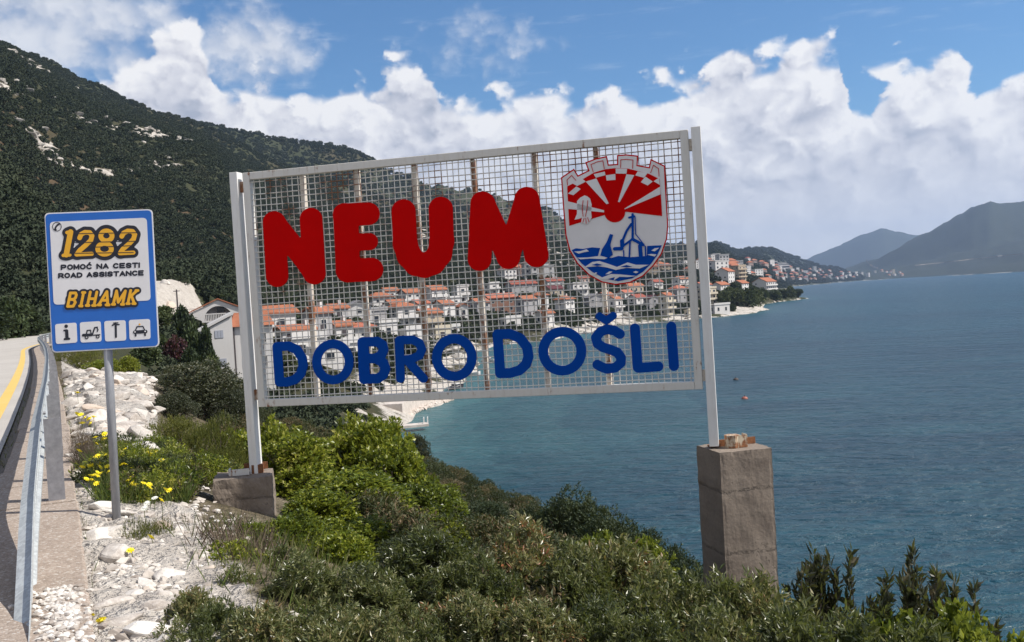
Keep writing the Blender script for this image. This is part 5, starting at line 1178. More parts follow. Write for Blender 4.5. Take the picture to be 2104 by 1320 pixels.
def bush_mesh(name, m, Rr, Ht, nl, nc, n, tl, ll, lw, seed, spread=1.0, inner=.22, upb=.45, gap=.35):
    rg = np.random.default_rng(seed); lb_ = lobes(Rr, Ht, nl, rg)
    vol = np.array([q[1][0]**2 for q in lb_]); ch = rg.choice(len(lb_), nc*2, p=vol/vol.sum())
    C_ = np.array([lb_[i][0] for i in ch]); Q = np.array([lb_[i][1] for i in ch]); d = unit(rg.normal(size=(nc*2, 3))+np.array([0, 0, .35]))
    u = 1-inner*rg.uniform(0, 1, (nc*2, 1))**1.5; P = C_+Q*d*u
    nz = fbm(P[:, 0]*3.1/Rr+seed, P[:, 1]*3.1/Rr+P[:, 2]*2.7/Rr, 3, seed); ok = (P[:, 2] > .02*Ht) & (nz > -gap)
    P = P[ok][:nc]; d = d[ok][:nc]
    P = P*(1+.10*fbm(P[:, :1]*5/Rr, P[:, 1:2]*5/Rr+P[:, 2:]*4/Rr, 3, seed+5))
    A = unit(d*.9+np.array([0, 0, upb])+.45*rg.normal(size=d.shape))
    v, f = leaves(P, A, n, tl, ll, lw, rg, spread)
    return npmesh(name, v, f, mats=[m]), lb_
def stem_mesh(name, lb_, seed, r0_=.035, m=None):
    rg = random.Random(seed); mb = MB()
    for c, q in lb_[:9]:
        e = c+np.array([rg.uniform(-.1, .1), rg.uniform(-.1, .1), .1])*q[0]; mid = e*.5+np.array([rg.uniform(-.12, .12), rg.uniform(-.12, .12), -.08])*q[0]*1.5
        mb.tube([(rg.uniform(-.05, .05), rg.uniform(-.05, .05), -.35), tuple(mid*.5), tuple(mid), tuple(e)], [r0_, r0_*.8, r0_*.6, r0_*.25], 5)
        for j in range(3):
            t2 = e+unit(np.array([rg.gauss(0, 1), rg.gauss(0, 1), rg.gauss(.3, .6)]))*q*.85; mb.tube([tuple(mid*.4+e*.6), tuple(t2)], [r0_*.35, r0_*.12], 4)
    return mb.mesh(name, [m or M_bark])
SPEC = {}
def species(key, n, *a, stem=.03, **kw):
    SPEC[key] = []
    for i in range(n):
        me, lb_ = bush_mesh('foliage', *a, seed=hash(key) % 97+ord(key[0])*7+i*13, **kw) if False else bush_mesh('foliage', *a, seed=ord(key[0])*7+len(key)*31+i*13, **kw)
        SPEC[key].append((me, stem_mesh('branches', lb_, i+3, stem), a[1], a[2]))
species('A', 4, L_A, .50, 1.05, 9, 1700, 8, .085, .058, .019, spread=1.0, upb=.55, gap=.10)
species('B', 3, L_B, .55, 1.20, 9, 1500, 6, .075, .055, .036, spread=.9, gap=.25)
species('C', 2, L_C, .62, 1.45, 13, 2600, 7, .08, .050, .020, spread=.9, upb=.5, inner=.3, gap=.3)
species('D', 2, L_D, 1.2, 2.2, 11, 2300, 6, .12, .070, .042, spread=1.0, stem=.05)
species('F', 2, L_F, .8, .9, 9, 1700, 7, .10, .05, .012, spread=.5, upb=1.0)
species('G', 1, L_G, .6, .8, 7, 1300, 5, .16, .11, .0045, spread=.6, upb=.5, inner=.8)
species('R', 1, L_R, 1.2, 2.2, 8, 900, 5, .25, .20, .14)
species('T', 3, L_T, 2.0, 4.4, 9, 900, 4, .40, .42, .30, stem=.10, spread=1.0)
def shoots(seed):
    rg = np.random.default_rng(seed); V = []; Fq = []; mb = MB(); off = 0
    for i in range(22):
        a = rg.uniform(0, 6.283); q = rg.uniform(0, .75); h_ = rg.uniform(.55, 1.05)*(1-.35*q); b = np.array([math.cos(a)*q*.5, math.sin(a)*q*.5, .0]); e = np.array([math.cos(a)*q*1.25, math.sin(a)*q*1.25, h_*1.2])
        path = [b, b*.6+e*.4+rg.normal(size=3)*.03, b*.25+e*.75+rg.normal(size=3)*.03, e]; mb.tube([tuple(p) for p in path], [.010, .008, .006, .003], 5)
        t = np.linspace(.1, 1, 40)[:, None]; P = (1-t)*b+t*e; P = P+.02*rg.normal(size=P.shape); A = unit(np.tile(e-b, (len(P), 1))+.3*rg.normal(size=P.shape))
        v, f = leaves(P, A, 6, .04, .085, .030, rg, .9); V.append(v); Fq.append(f+off); off += len(v)
    return npmesh('foliage', np.concatenate(V), np.concatenate(Fq), mats=[L_E]), mb.mesh('branches', [M_bark]), .62, 1.25
SPEC['E'] = [shoots(5), shoots(8)]
CAT = dict(A='shrub', B='bush', C='juniper', D='shrub', E='shrub', F='bush', G='shrub', R='bush', T='tree')
NAME = dict(A='mastic_shrub', B='green_bush', C='juniper_bush', D='dark_shrub', E='upright_shrub', F='broom_bush', G='dry_shrub', R='red_leaved_bush', T='garden_tree')
_cnt = {}
def plant(key, x, y, z, Rr, Ht, label, group=None, rz=None):
    i = _cnt.get(key, 0); _cnt[key] = i+1; fol, stm, br, bh = SPEC[key][i % len(SPEC[key])]
    o = tag(empty(NAME[key], (x, y, z), random.uniform(0, 6.28) if rz is None else rz), label, CAT[key], group); o.scale = (Rr/br, Rr/br, Ht/bh)
    obj('crown' if key == 'T' else 'foliage', fol, o); obj('trunk' if key == 'T' else 'branches', stm, o); return o
def shrub(key, px, ytop, r_, hw, label, group=None, hmin=.5):
    d = ray(px, ytop); hl = math.hypot(d[0], d[1]); x, y, zt = d[0]/hl*r_, d[1]/hl*r_, EYE+d[2]/hl*r_
    zg = ground(x, y); Ht = max(hmin, zt-zg); hw = max(hw, {'A': .38, 'B': .36, 'C': .36, 'E': .30, 'F': .4}.get(key, 0)*Ht*FPX/r_); return plant(key, x, y, zt-Ht, hw*r_/FPX, Ht*1.04, label, group)
FG = [
    ('A', 440, 1225, 4.7, 80, 'mastic shrub at the bottom left corner of the gravel patch'),
    ('A', 620, 1128, 5.3, 95, 'mastic mound right of the low concrete block, in the foreground'),
    ('A', 750, 1150, 5.1, 90, 'second mastic mound right of the low concrete block'),
    ('A', 860, 1085, 5.7, 100, 'broad grey-green mastic mound left of the bottom centre'),
    ('A', 975, 1125, 5.3, 85, 'mastic shrub in the dip left of the tallest mound'),
    ('A', 1065, 1052, 6.1, 105, 'tallest mastic mound at the bottom centre below the second D'),
    ('A', 1175, 1108, 5.7, 95, 'mastic mound directly right of the tallest one'),
    ('A', 1275, 1098, 5.9, 90, 'mastic mound in front of the small yellow-green bush'),
    ('A', 1370, 1150, 5.5, 80, 'mastic shrub left of the pier foot'),
    ('A', 1452, 1160, 5.4, 70, 'mastic shrub touching the left side of the pier foot'),
    ('A', 1545, 1172, 5.2, 85, 'mastic shrub hiding the foot of the tall concrete pier'),
    ('A', 545, 1235, 4.5, 95, 'front-row mastic shrub at the bottom, nearest the gravel'),
    ('A', 685, 1225, 4.5, 100, 'front-row mastic shrub below the two mounds by the block'),
    ('A', 820, 1238, 4.4, 105, 'front-row mastic shrub below the broad grey-green mound'),
    ('A', 960, 1208, 4.6, 100, 'front-row mastic shrub at the bottom left of centre line'),
    ('A', 1105, 1228, 4.5, 105, 'front-row mastic shrub below the tallest mound'),
    ('A', 1235, 1212, 4.6, 100, 'front-row mastic shrub below the right-hand mounds'),
    ('A', 1355, 1250, 4.4, 95, 'front-row mastic shrub at the bottom left of the pier'),
    ('A', 1475, 1240, 4.6, 95, 'front-row mastic shrub at the bottom under the pier'),
    ('A', 1600, 1250, 4.6, 90, 'front-row mastic shrub at the bottom right of the pier'),
    ('A', 1695, 1225, 4.9, 95, 'front-row mastic shrub below the tallest upright shoots'),
    ('A', 1800, 1250, 4.8, 85, 'front-row mastic shrub between the two upright shrubs'),
    ('A', 1885, 1272, 4.8, 80, 'front-row mastic shrub nearest the right corner'),
    ('E', 1735, 1095, 5.8, 105, 'shrub with upright brown-green shoots standing tallest right of the pier'), ('E', 1885, 1140, 5.7, 85, 'second shrub with upright shoots against the sea near the right edge'),
    ('E', 1645, 1135, 5.6, 60, 'small shrub with upright shoots touching the right side of the pier'), ('B', 1955, 1225, 5.4, 60, 'small bright green bush at the bottom right against the sea'),
    ('B', 2075, 1285, 5.2, 60, 'bright green bush cut off by the bottom right corner'),
    ('B', 615, 880, 10.5, 90, 'bright yellow-green bush directly right of the left sign post'), ('B', 725, 842, 13.5, 95, 'bright green bush highest up under the bottom rail'),
    ('B', 768, 842, 13.2, 50, 'bright green bush right beside the highest one under the bottom rail'), ('B', 815, 890, 12.5, 80, 'bright green bush on the edge of the slope above the jetty'), ('B', 875, 985, 10.5, 75, 'bright green bush lower on the slope edge against the sea'),
    ('B', 720, 955, 9.8, 115, 'large bright green bush in the middle of the slope'), ('B', 640, 1000, 8.9, 85, 'green bush right beside the low concrete block'),
    ('B', 515, 1072, 7.0, 62, 'small glossy green bush in front of the low concrete block'), ('B', 605, 1040, 7.4, 80, 'glossy green bush at the right corner of the low concrete block'), ('B', 700, 1085, 6.8, 85, 'glossy green bush between the block and the mastic mounds'), ('B', 800, 1040, 9.0, 100, 'green bush in the hollow between slope edge and mastic shrubs'),
    ('B', 480, 870, 14.5, 60, 'green bush left of the left sign post'), ('B', 905, 1060, 9.2, 60, 'yellow-green bush at the foot of the slope edge'), ('B', 560, 850, 14, 60, 'green bush behind the left sign post base'),
    ('B', 1235, 1082, 8.6, 60, 'small yellow-green bush in front of the large juniper'), ('B', 1320, 1092, 8.3, 70, 'yellow-green bush between the junipers and the pier'), ('B', 690, 1060, 8.0, 90, 'green bush between the concrete block and the mastic shrubs'),
    ('C', 985, 1022, 16, 55, 'small rounded dark juniper against the sea left of the large one'), ('C', 1175, 985, 15, 85, 'large dark juniper standing out against the sea at centre'), ('C', 1090, 1030, 15.5, 50, 'dark juniper between the small and the large juniper'),
    ('C', 1290, 1055, 13.5, 55, 'dark juniper stepping down right of the large one'), ('C', 1375, 1102, 12, 36, 'smallest dark juniper near the pier'), ('C', 1250, 1030, 14, 45, 'dark juniper shoulder on the right of the large one'),
    ('D', 415, 728, 26, 95, 'big dark grey-green shrub left of the left sign post'), ('D', 352, 800, 20, 52, 'dark shrub at the edge of the white rocks'), ('D', 478, 790, 25, 50, 'dark shrub right behind the left sign post'),
    ('D', 300, 838, 19, 26, 'small dark shrub on the white rock face'), ('D', 852, 882, 32, 30, 'slender dark tree against the water below the jetty'), ('D', 838, 930, 30, 24, 'dark low shrub under the slender tree by the cove'),
    ('F', 350, 862, 13.0, 82, 'yellow-olive broom bush above the flowers'), ('F', 425, 872, 12.6, 66, 'yellow-olive broom bush left of the sign post'), ('F', 290, 915, 11.5, 45, 'low olive broom bush behind the flowers'),
    ('F', 170, 715, 42, 60, 'yellow-flowering broom by the guardrail behind the blue sign'), ('B', 215, 735, 36, 45, 'dark green bush on the white rocks behind the blue sign'), ('B', 262, 728, 33, 25, 'green bush on the rock crest right of the pole'),
    ('D', 300, 760, 30, 30, 'dark shrub on the skyline of the rock face right of the pole'), ('F', 470, 925, 11.0, 50, 'olive broom bush just left of the post base'), ('G', 390, 950, 10.0, 62, 'grey twiggy dry shrub left of the low concrete block'), ('G', 170, 885, 10.6, 30, 'dry grey-brown tuft at the edge of the concrete strip'), ('G', 345, 1080, 7.2, 60, 'dry brown tuft on the gravel below the block'),
    ('A', 405, 1205, 5.0, 70, 'small mastic shrub at the edge of the white gravel'), ('B', 470, 1110, 6.3, 85, 'leafy green bush in front of the dry tuft below the block'), ('A', 360, 1262, 4.7, 55, 'lowest mastic shrub overlapping the gravel at the bottom left'), ('A', 480, 1150, 5.7, 75, 'mastic shrub in front of the low concrete block, beside the gravel'), ('B', 450, 1105, 6.6, 55, 'low green bush at the right edge of the gravel below the block'), ('A', 570, 1120, 6.2, 80, 'mastic shrub right below the low concrete block'), ('F', 300, 1080, 7.0, 30, 'small olive tuft on the white gravel'),
]
for e in FG: shrub(*e)
for px, yt, r_, hw, l in ((357, 690, 92, 22, 'dark red-leaved bush in the garden left of the white houses'),): shrub('R', px, yt, r_, hw, l)
NEAR_TREES = [(335, 628, 112, 20, 'green tree at the foot of the white rock cutting'), (372, 632, 108, 24, 'bushy green tree beside the arched house'), (395, 662, 103, 20, 'green tree in front of the arched house'), (420, 668, 101, 16, 'small green tree below the loggia'),
              (330, 690, 95, 22, 'green tree left of the dark red bush'), (388, 712, 90, 18, 'green shrub tree at the corner of the shed-roofed house'), (435, 728, 84, 18, 'light green tree in front of the shed-roofed white house'), (300, 705, 80, 24, 'green tree behind the blue sign post'),
              (18, 610, 96, 32, 'bright green tree at the left edge beside the road'), (62, 640, 100, 22, 'green bush beside the road bend left of the blue sign'), (-30, 620, 90, 40, 'green tree cut by the left edge of the picture'), (445, 600, 180, 24, 'dark tree above the arched house')]
for px, yt, r_, hw, l in NEAR_TREES: shrub('T', px, yt, r_, hw, l, hmin=1.5)
# trees among the village houses
def tree_at(px, py, hp, wp, label, group, rmin=60):
    h = hit(px, py, rmin)
    if h is None or h[0][2] < SEA+.4: return
    p, r_ = h; k = r_/FPX; plant('T', p[0], p[1], p[2]-.2, wp*k, hp*k, label, group)
for i, (px, py, hp, wp) in enumerate([(1500, 622, 34, 17), (1515, 628, 36, 16), (1535, 630, 40, 18), (1552, 628, 34, 16), (1565, 618, 26, 14), (1590, 616, 22, 13), (1610, 612, 18, 11), (1625, 612, 24, 10), (1640, 611, 18, 9), (1488, 626, 30, 12), (1545, 604, 18, 11), (1512, 600, 22, 11), (1470, 612, 18, 10), (1505, 640, 16, 8)]):
    tree_at(px, py, hp, wp, 'dark green tree on the headland right of the sign', 'trees on the headland', 300)
def near_letter(px): return min(((595, 'first blue D'), (682, 'first blue O'), (765, 'blue B'), (845, 'blue R'), (932, 'second blue O'), (1062, 'second blue D'), (1155, 'third blue O'), (1250, 'blue S'), (1330, 'blue L'), (1390, 'blue I')), key=lambda q: abs(q[0]-px))[1]
rg_ = random.Random(11); n = 0
while n < 85:
    px = rg_.uniform(560, 1440); lo = np.interp(px, [560, 800, 985, 1100, 1300, 1440], [760, 760, 705, 690, 655, 645]); hi = np.interp(px, [560, 800, 985, 1100, 1300, 1440], [640, 610, 585, 570, 560, 560]); py = rg_.uniform(hi, lo)
    k_ = rg_.uniform(.7, 1.35); tree_at(px, py, 17*k_*(1.5 if px < 800 else 1), 9*k_*(1.3 if px < 800 else 1), 'small dark green garden tree among the houses above the '+near_letter(px), 'garden trees above the '+near_letter(px), 110); n += 1

# ------------------------------------------------------------------ forest and scrub covering the hills (one mass, nobody could count it)
def blob_mesh(seed, m):
    rg = np.random.default_rng(seed); bm = bmesh.new(); bmesh.ops.create_icosphere(bm, subdivisions=2, radius=.8)
    v0 = np.array([v.co[:] for v in bm.verts]); f0 = np.array([[v.index for v in f.verts] for f in bm.faces]); bm.free()
    v0 = v0*(1+.5*fbm(v0[:, :1]*2+seed, v0[:, 1:2]*2+v0[:, 2:]*1.7, 3, seed)); v0[:, 2] = v0[:, 2]*.62+.32
    P = unit(rg.normal(size=(150, 3))+np.array([0, 0, .3])); c = P*np.array([.95, .95, .6])*rg.uniform(.7, 1.12, (150, 1))+np.array([0, 0, .32])
    lv, lf = leaves(c, P, 2, .12, .34, .26, rg, 1.0)
    me = bpy.data.meshes.new('blob'); me.from_pydata([tuple(p) for p in v0]+[tuple(p) for p in lv], [], [tuple(f) for f in f0]+[tuple(q+len(v0)) for q in lf]); me.materials.append(m); me.update()
    return bpy.data.objects.new('forest_unit', me)
def scatter(name, P, sc, units):
    me = bpy.data.meshes.new(name); me.vertices.add(len(P)); me.vertices.foreach_set('co', np.asarray(P, np.float32).ravel())
    a = me.attributes.new('sc', 'FLOAT', 'POINT'); a.data.foreach_set('value', np.asarray(sc, np.float32)); a = me.attributes.new('rz', 'FLOAT', 'POINT'); a.data.foreach_set('value', rng.uniform(0, 6.28, len(P)).astype(np.float32))
    o = kind(bpy.data.objects.new(name, me), 'stuff'); COL.objects.link(o)
    t = bpy.data.node_groups.new(name, 'GeometryNodeTree'); t.interface.new_socket('Geometry', in_out='INPUT', socket_type='NodeSocketGeometry'); t.interface.new_socket('Geometry', in_out='OUTPUT', socket_type='NodeSocketGeometry')
    N_ = t.nodes.new; gi, go = N_('NodeGroupInput'), N_('NodeGroupOutput'); iop = N_('GeometryNodeInstanceOnPoints'); j = N_('GeometryNodeJoinGeometry')
    for u in units:
        oi = N_('GeometryNodeObjectInfo'); oi.inputs['Object'].default_value = u; oi.inputs['As Instance'].default_value = True
        t.links.new(oi.outputs['Geometry'], j.inputs[0])
    iop.inputs['Pick Instance'].default_value = True; t.links.new(j.outputs[0], iop.inputs['Instance'])
    na = N_('GeometryNodeInputNamedAttribute'); na.data_type = 'FLOAT'; na.inputs[0].default_value = 'sc'; nr = N_('GeometryNodeInputNamedAttribute'); nr.data_type = 'FLOAT'; nr.inputs[0].default_value = 'rz'
    cx = N_('ShaderNodeCombineXYZ'); t.links.new(nr.outputs[0], cx.inputs[2]); t.links.new(cx.outputs[0], iop.inputs['Rotation']); t.links.new(na.outputs[0], iop.inputs['Scale'])
    t.links.new(gi.outputs[0], iop.inputs['Points']); t.links.new(iop.outputs[0], go.inputs[0]); md = o.modifiers.new('scatter', 'NODES'); md.node_group = t
    return o
L_FOR = leafmat('hill_scrub', [(0.0, (0.020, 0.028, 0.016)), (0.4, (0.034, 0.046, 0.026)), (0.75, (0.050, 0.060, 0.034)), (0.95, (0.068, 0.068, 0.044)), (1.0, (0.10, 0.075, 0.052))], 0.8, 0.0, .15, 0.4, 0.2, 0.012, 0.8)
UNITS = [blob_mesh(s, L_FOR) for s in (1, 2, 3)]
fa = hill_me.attributes['rock'].data
def terrain_sample(n, az0, az1, r0_, r1_, power):
    a = rng.uniform(R(az0), R(az1), n); u = rng.uniform(0, 1, n); rr = (r0_**power+u*(r1_**power-r0_**power))**(1/power); x = rr*np.sin(a); y = rr*np.cos(a); return x, y, rr, a
def grid_val(arr, rr, a):
    i = np.clip(np.round((np.log(rr)-math.log(.9))/(math.log(11000)-math.log(.9))*(RN-1)).astype(int), 0, RN-1); j = np.clip(np.round((a-azs[0])/(azs[-1]-azs[0])*(AZN-1)).astype(int), 0, AZN-1); return arr[i, j]
HP = []; HS = []
for n, a0, a1, r0_, r1_, pw, s0, s1 in ((70000, -31, 6, 150, 1500, 1.6, .9, 2.2), (14000, -31, 20, 1000, 2600, 2, 2.6, 4.6), (9000, 2, 16, 330, 2600, 1.5, 1.4, 3.2), (7000, 9, 20, 1500, 4300, 2, 3.5, 6), (5000, -32, -14, 110, 420, 1.5, .8, 1.8), (4200, -20, -2, 60, 330, 1.5, .5, 1.2)):
    x, y, rr, a = terrain_sample(n, a0, a1, r0_, r1_, pw); z = grid_val(TZ, rr, a); rk = grid_val(veg_rock, rr, a); z = H(x, y)
    ks, kl, kd = kerb_coords(x, y); onroad = (kl > -11) & (kl < 1.2) & (ks < 178) & (kd < 40)
    ok = (z > SEA+2.2) & (rng.uniform(0, 1, n) > rk*1.25) & ~onroad & (fbm(x/35., y/35., 3, 71) > -.8)
    HP.append(np.stack([x, y, z-.25], 1)[ok]); HS.append((s0+(s1-s0)*rng.uniform(0, 1, n)**1.6)[ok])
HP = np.concatenate(HP); HS = np.concatenate(HS)
# keep clear of the houses
hs_ = np.array([o.matrix_basis.translation[:2] for o in COL.objects if o.name.startswith(('house', 'hotel', 'far_house')) and o.parent is None])
tight = np.ones(len(HP), bool)
for q in hs_: d = np.hypot(HP[:, 0]-q[0], HP[:, 1]-q[1]); tight &= ~(d < 5.5+.5*HS)
scatter('hill_scrub', HP[tight], HS[tight], UNITS)
ORK = []
x, y, rr, a = terrain_sample(60000, -31, 12, 200, 1700, 1.6); pv_ = grid_val(patch, rr, a); ok = (rng.uniform(0, 1, len(x)) < pv_*1.6) & (fbm(x/9., y/9., 3, 81) > -.08)
OP = np.stack([x, y, H(x, y)+.3], 1)[ok]; OSc = (.7+2.2*rng.uniform(0, 1, len(x))**2.5)[ok]
def m_out(g):
    n = g.noise(g.geo('Position'), .8, 4, .65); return g.ramp(n, [(0.3, (0.24, 0.22, 0.20)), (0.7, (0.52, 0.49, 0.45))])
M_out = mat('grey_white_limestone', m_out, rough=.95, spec=.2)
def outc(seed):
    rg = np.random.default_rng(seed); bm = bmesh.new()
    for p in unit(rg.normal(size=(16, 3)))*rg.uniform(.6, 1.0, (16, 1))*np.array([1.4, .9, .7]): bm.verts.new(p)
    bmesh.ops.convex_hull(bm, input=bm.verts); me = bpy.data.meshes.new('outcrop_unit'); bm.to_mesh(me); bm.free(); me.materials.append(M_out); return bpy.data.objects.new('outcrop_unit', me)
scatter('limestone_outcrops', OP, OSc, [outc(i) for i in (1, 2, 3)])
# undergrowth on the near slope
x, y, rr, a = terrain_sample(2600, -22, 40, 4.2, 60, 1.25); L = RV[0]*x+RV[1]*y; s = RU[0]*x+RU[1]*y; z = H(x, y)
ok = (L > np.where(s < 10.5, 1.9+.04*s, 3.1)) & (z > SEA+.6) & (np.abs(np.hypot(x-pr.location.x, y-pr.location.y)) > .55)
L_UN = leafmat('undergrowth', [(0.0, (0.016, 0.024, 0.010)), (0.5, (0.045, 0.060, 0.022)), (0.85, (0.09, 0.085, 0.04)), (1.0, (0.16, 0.11, 0.06))], .6, .15, .3, .8)
un = []
for i in range(2): me, _l = bush_mesh('undergrowth_unit', L_UN, .5, .5, 6, 320, 6, .07, .055, .022, 90+i); un.append(bpy.data.objects.new('undergrowth_unit', me))
scatter('undergrowth', np.stack([x, y, z-.05], 1)[ok], (.5+.5*rng.uniform(0, 1, len(x)))[ok], un)

# ------------------------------------------------------------------ rocks, gravel, grass and flowers by the roadside
def m_stone(g):
    co = g.coord('Object'); oi = g.new('ObjectInfo'); rnd = S(g, oi.outputs['Random']); n = g.noise(g.geo('Position'), 7, 5, .65); n2 = g.noise(g.geo('Position'), 45, 3, .6); normal(g, n2*.5+n, .5, .02)
    c = g.ramp((n*.6+n2*.3+(rnd-.5)*.3).clamp(), [(0.25, (0.30, 0.26, 0.23)), (0.45, (0.52, 0.48, 0.44)), (0.7, (0.70, 0.67, 0.63))])
    return g.mix(rnd.step(.86, .97)*.5, c, (0.42, 0.27, 0.16))
M_stone = mat('limestone', m_stone, rough=.95, spec=.2)
def rock_mesh(seed, flat=.6):
    rg = np.random.default_rng(seed); bm = bmesh.new()
    for p in unit(rg.normal(size=(18, 3)))*rg.uniform(.7, 1.0, (18, 1))*np.array([1, .8, flat]): bm.verts.new(p)
    bmesh.ops.convex_hull(bm, input=bm.verts); bmesh.ops.bevel(bm, geom=bm.edges[:], offset=.05, segments=1, affect='EDGES')
    me = bpy.data.meshes.new('rock'); bm.to_mesh(me); bm.free(); me.materials.append(M_stone); return me
RM = [rock_mesh(i, .45+.1*(i % 4)) for i in range(7)]
rq = random.Random(4); nr = 0
def rock(x, y, s, dz=0.0, m=None):
    o = obj('rock', m or rq.choice(RM), hill); o.location = (x, y, ground(x, y)+dz); o.rotation_euler = (rq.uniform(-.3, .3), rq.uniform(-.3, .3), rq.uniform(0, 6.28)); o.scale = (s*rq.uniform(.8, 1.3), s*rq.uniform(.7, 1.1), s*rq.uniform(.6, 1.0)); return o
for px, py, s in [(190, 1065, .11), (215, 1050, .16), (255, 1062, .15), (290, 1068, .12), (205, 1110, .17), (235, 1150, .15), (195, 1150, .12), (230, 1105, .13), (330, 1090, .10), (365, 1095, .07), (425, 1085, .05), (345, 1190, .12), (305, 1200, .08), (275, 1230, .10), (320, 1255, .09), (220, 1255, .12), (245, 1290, .11), (300, 1300, .13), (190, 1230, .08), (335, 1230, .07), (180, 930, .13), (165, 870, .12), (190, 900, .10), (178, 985, .12)]:
    h = hit(px, py, 3, 40)[0]; rock(h[0], h[1], s*1.05, s*.12)
for i in range(120):
    s = rq.uniform(2.6, 10); L = rq.uniform(.10, .95); x, y = road_xy(s, L); rock(x, y, rq.choice((.025, .03, .04, .05, .065)), .008)
for i in range(140):
    s = 11+24*rq.random()**1.2; L = rq.uniform(.15, .078*s); x, y = road_xy(s, L); rock(x, y, rq.uniform(.10, .34), .03)
for i in range(16):
    az = R(rq.uniform(-20.8, -17.4)); r_ = rq.uniform(144, 168); x, y = r_*math.sin(az), r_*math.cos(az); rock(x, y, rq.uniform(.8, 1.8), .5)
# gravel
gv = []; gf = []; pb = [np.array([v.co[:] for v in rock_mesh(50+i, .6).vertices]) for i in range(1)]
bm = bmesh.new(); bmesh.ops.create_icosphere(bm, subdivisions=1, radius=1); ico = np.array([v.co[:] for v in bm.verts]); icf = np.array([[v.index for v in f.verts] for f in bm.faces]); bm.free()
GS = [(rq.uniform(4.2, 5.6), rq.gauss(-.07, .055)) if i < 700 else (2.4+8*rq.random()**1.3, .07+abs(rq.gauss(0, .5))) for i in range(3800)]
GX = np.array([road_xy(a_, b_) for a_, b_ in GS]); GZ = H(GX[:, 0], GX[:, 1]); GZ[:700] = .016
for i in range(3800):
    x, y = GX[i]; z = GZ[i]; q = rq.uniform(.006, .022)
    gv.append(ico*(1+.25*rng.uniform(-1, 1, (len(ico), 1)))*np.array([q*rq.uniform(.8, 1.4), q, q*.7])+np.array([x, y, z+q*.3])); gf.append(icf+i*len(ico))
go_ = obj('gravel', npmesh('gravel', np.concatenate(gv), np.concatenate(gf)), m=mat('limestone_chips', lambda g: g.ramp(S(g, g.geo('Random Per Island')), [(0.0, (0.26, 0.22, 0.19)), (0.5, (0.50, 0.46, 0.42)), (1.0, (0.70, 0.67, 0.63))]), rough=.95)); kind(go_, 'stuff')
def hullv(seed):
    rg = np.random.default_rng(seed); bm = bmesh.new()
    for p in unit(rg.normal(size=(13, 3)))*np.array([1.2, .85, .6]): bm.verts.new(p)
    bmesh.ops.convex_hull(bm, input=bm.verts); bmesh.ops.delete(bm, geom=[v for v in bm.verts if not v.link_faces], context='VERTS'); bmesh.ops.triangulate(bm, faces=bm.faces[:]); bm.verts.index_update()
    v = np.array([q.co[:] for q in bm.verts]); f = np.array([[w.index for w in q.verts] for q in bm.faces]); bm.free(); return v, f
HV = [hullv(i) for i in range(5)]; gv = []; gf = []; off = 0
GS = [(2.4+7.5*rq.random()**1.2, .08+abs(rq.gauss(0, .55)), rq.uniform(.012, .045)) if i < 900 else (lambda q_: (q_, rq.uniform(.1, .08*q_), rq.uniform(.03, .13)))(11+26*rq.random()**1.3) for i in range(1700)]
GX = np.array([road_xy(a_, b_) for a_, b_, _ in GS]); GZ = H(GX[:, 0], GX[:, 1])
for i in range(1700):
    x, y = GX[i]; q = GS[i][2]; a_ = rq.uniform(0, 6.28); ca, sa = math.cos(a_), math.sin(a_); v, f = HV[i % 5]; v = v*q*rng.uniform(.75, 1.25, 3)
    gv.append(np.stack([v[:, 0]*ca-v[:, 1]*sa+x, v[:, 0]*sa+v[:, 1]*ca+y, v[:, 2]+GZ[i]+q*.25], 1)); gf.append(f+off); off += len(v)
kind(obj('rubble', npmesh('rubble', np.concatenate(gv), np.concatenate(gf)), m=mat('broken_limestone', lambda g: g.mix(0.4, g.ramp(S(g, g.geo('Random Per Island')), [(0.0, (0.22, 0.18, 0.15)), (0.4, (0.45, 0.40, 0.36)), (1.0, (0.64, 0.60, 0.55))]), g.ramp(g.noise(g.geo('Position'), 30, 4, .7), [(0.3, (0.25, 0.22, 0.19)), (0.7, (0.62, 0.58, 0.53))])), rough=.95)), 'stuff')
# grass blades and herbs
def grass(name, n, fs, fl, h0, h1, m, w=.006):
    V = []; 
    s = np.array([fs() for _ in range(n)]); L = np.array([fl() for _ in range(n)]); x = RU[0]*s+RV[0]*L; y = RU[1]*s+RV[1]*L; z = H(x, y)
    a = rng.uniform(0, 6.28, n); h = rng.uniform(h0, h1, n); ln = rng.normal(0, .35, (n, 2))*h[:, None]; wx = np.cos(a)*w; wy = np.sin(a)*w
    v = np.stack([np.stack([x-wx, y-wy, z-.03], 1), np.stack([x+wx, y+wy, z-.03], 1), np.stack([x+wx*.8+ln[:, 0]*.5, y+wy*.8+ln[:, 1]*.5, z+h*.5], 1), np.stack([x+ln[:, 0], y+ln[:, 1], z+h], 1)], 1).reshape(-1, 3)
    return kind(obj(name, npmesh(name, v, np.arange(len(v)).reshape(-1, 4)), m=m), 'stuff')
grass('meadow_grass', 6000, lambda: rq.uniform(8.2, 11.8), lambda: .2+min(.65, abs(rq.gauss(.4, .3))), .06, .26, L_H, .0026)
grass('verge_grass', 3000, lambda: rq.uniform(2.5, 7.4), lambda: abs(rq.gauss(1.3, .25)), .05, .18, L_H, .0022)
grass('joint_grass', 500, lambda: rq.uniform(3, 30), lambda: rq.gauss(.075, .02), .02, .08, L_H, .002)
grass('gutter_grass', 1100, lambda: rq.uniform(9, 45), lambda: rq.gauss(-.62, .03), .03, .10, L_H, .004)
grass('dry_grass', 500, lambda: rq.gauss(6.6, .35), lambda: rq.gauss(1.05, .16), .06, .20, L_G, .0013)
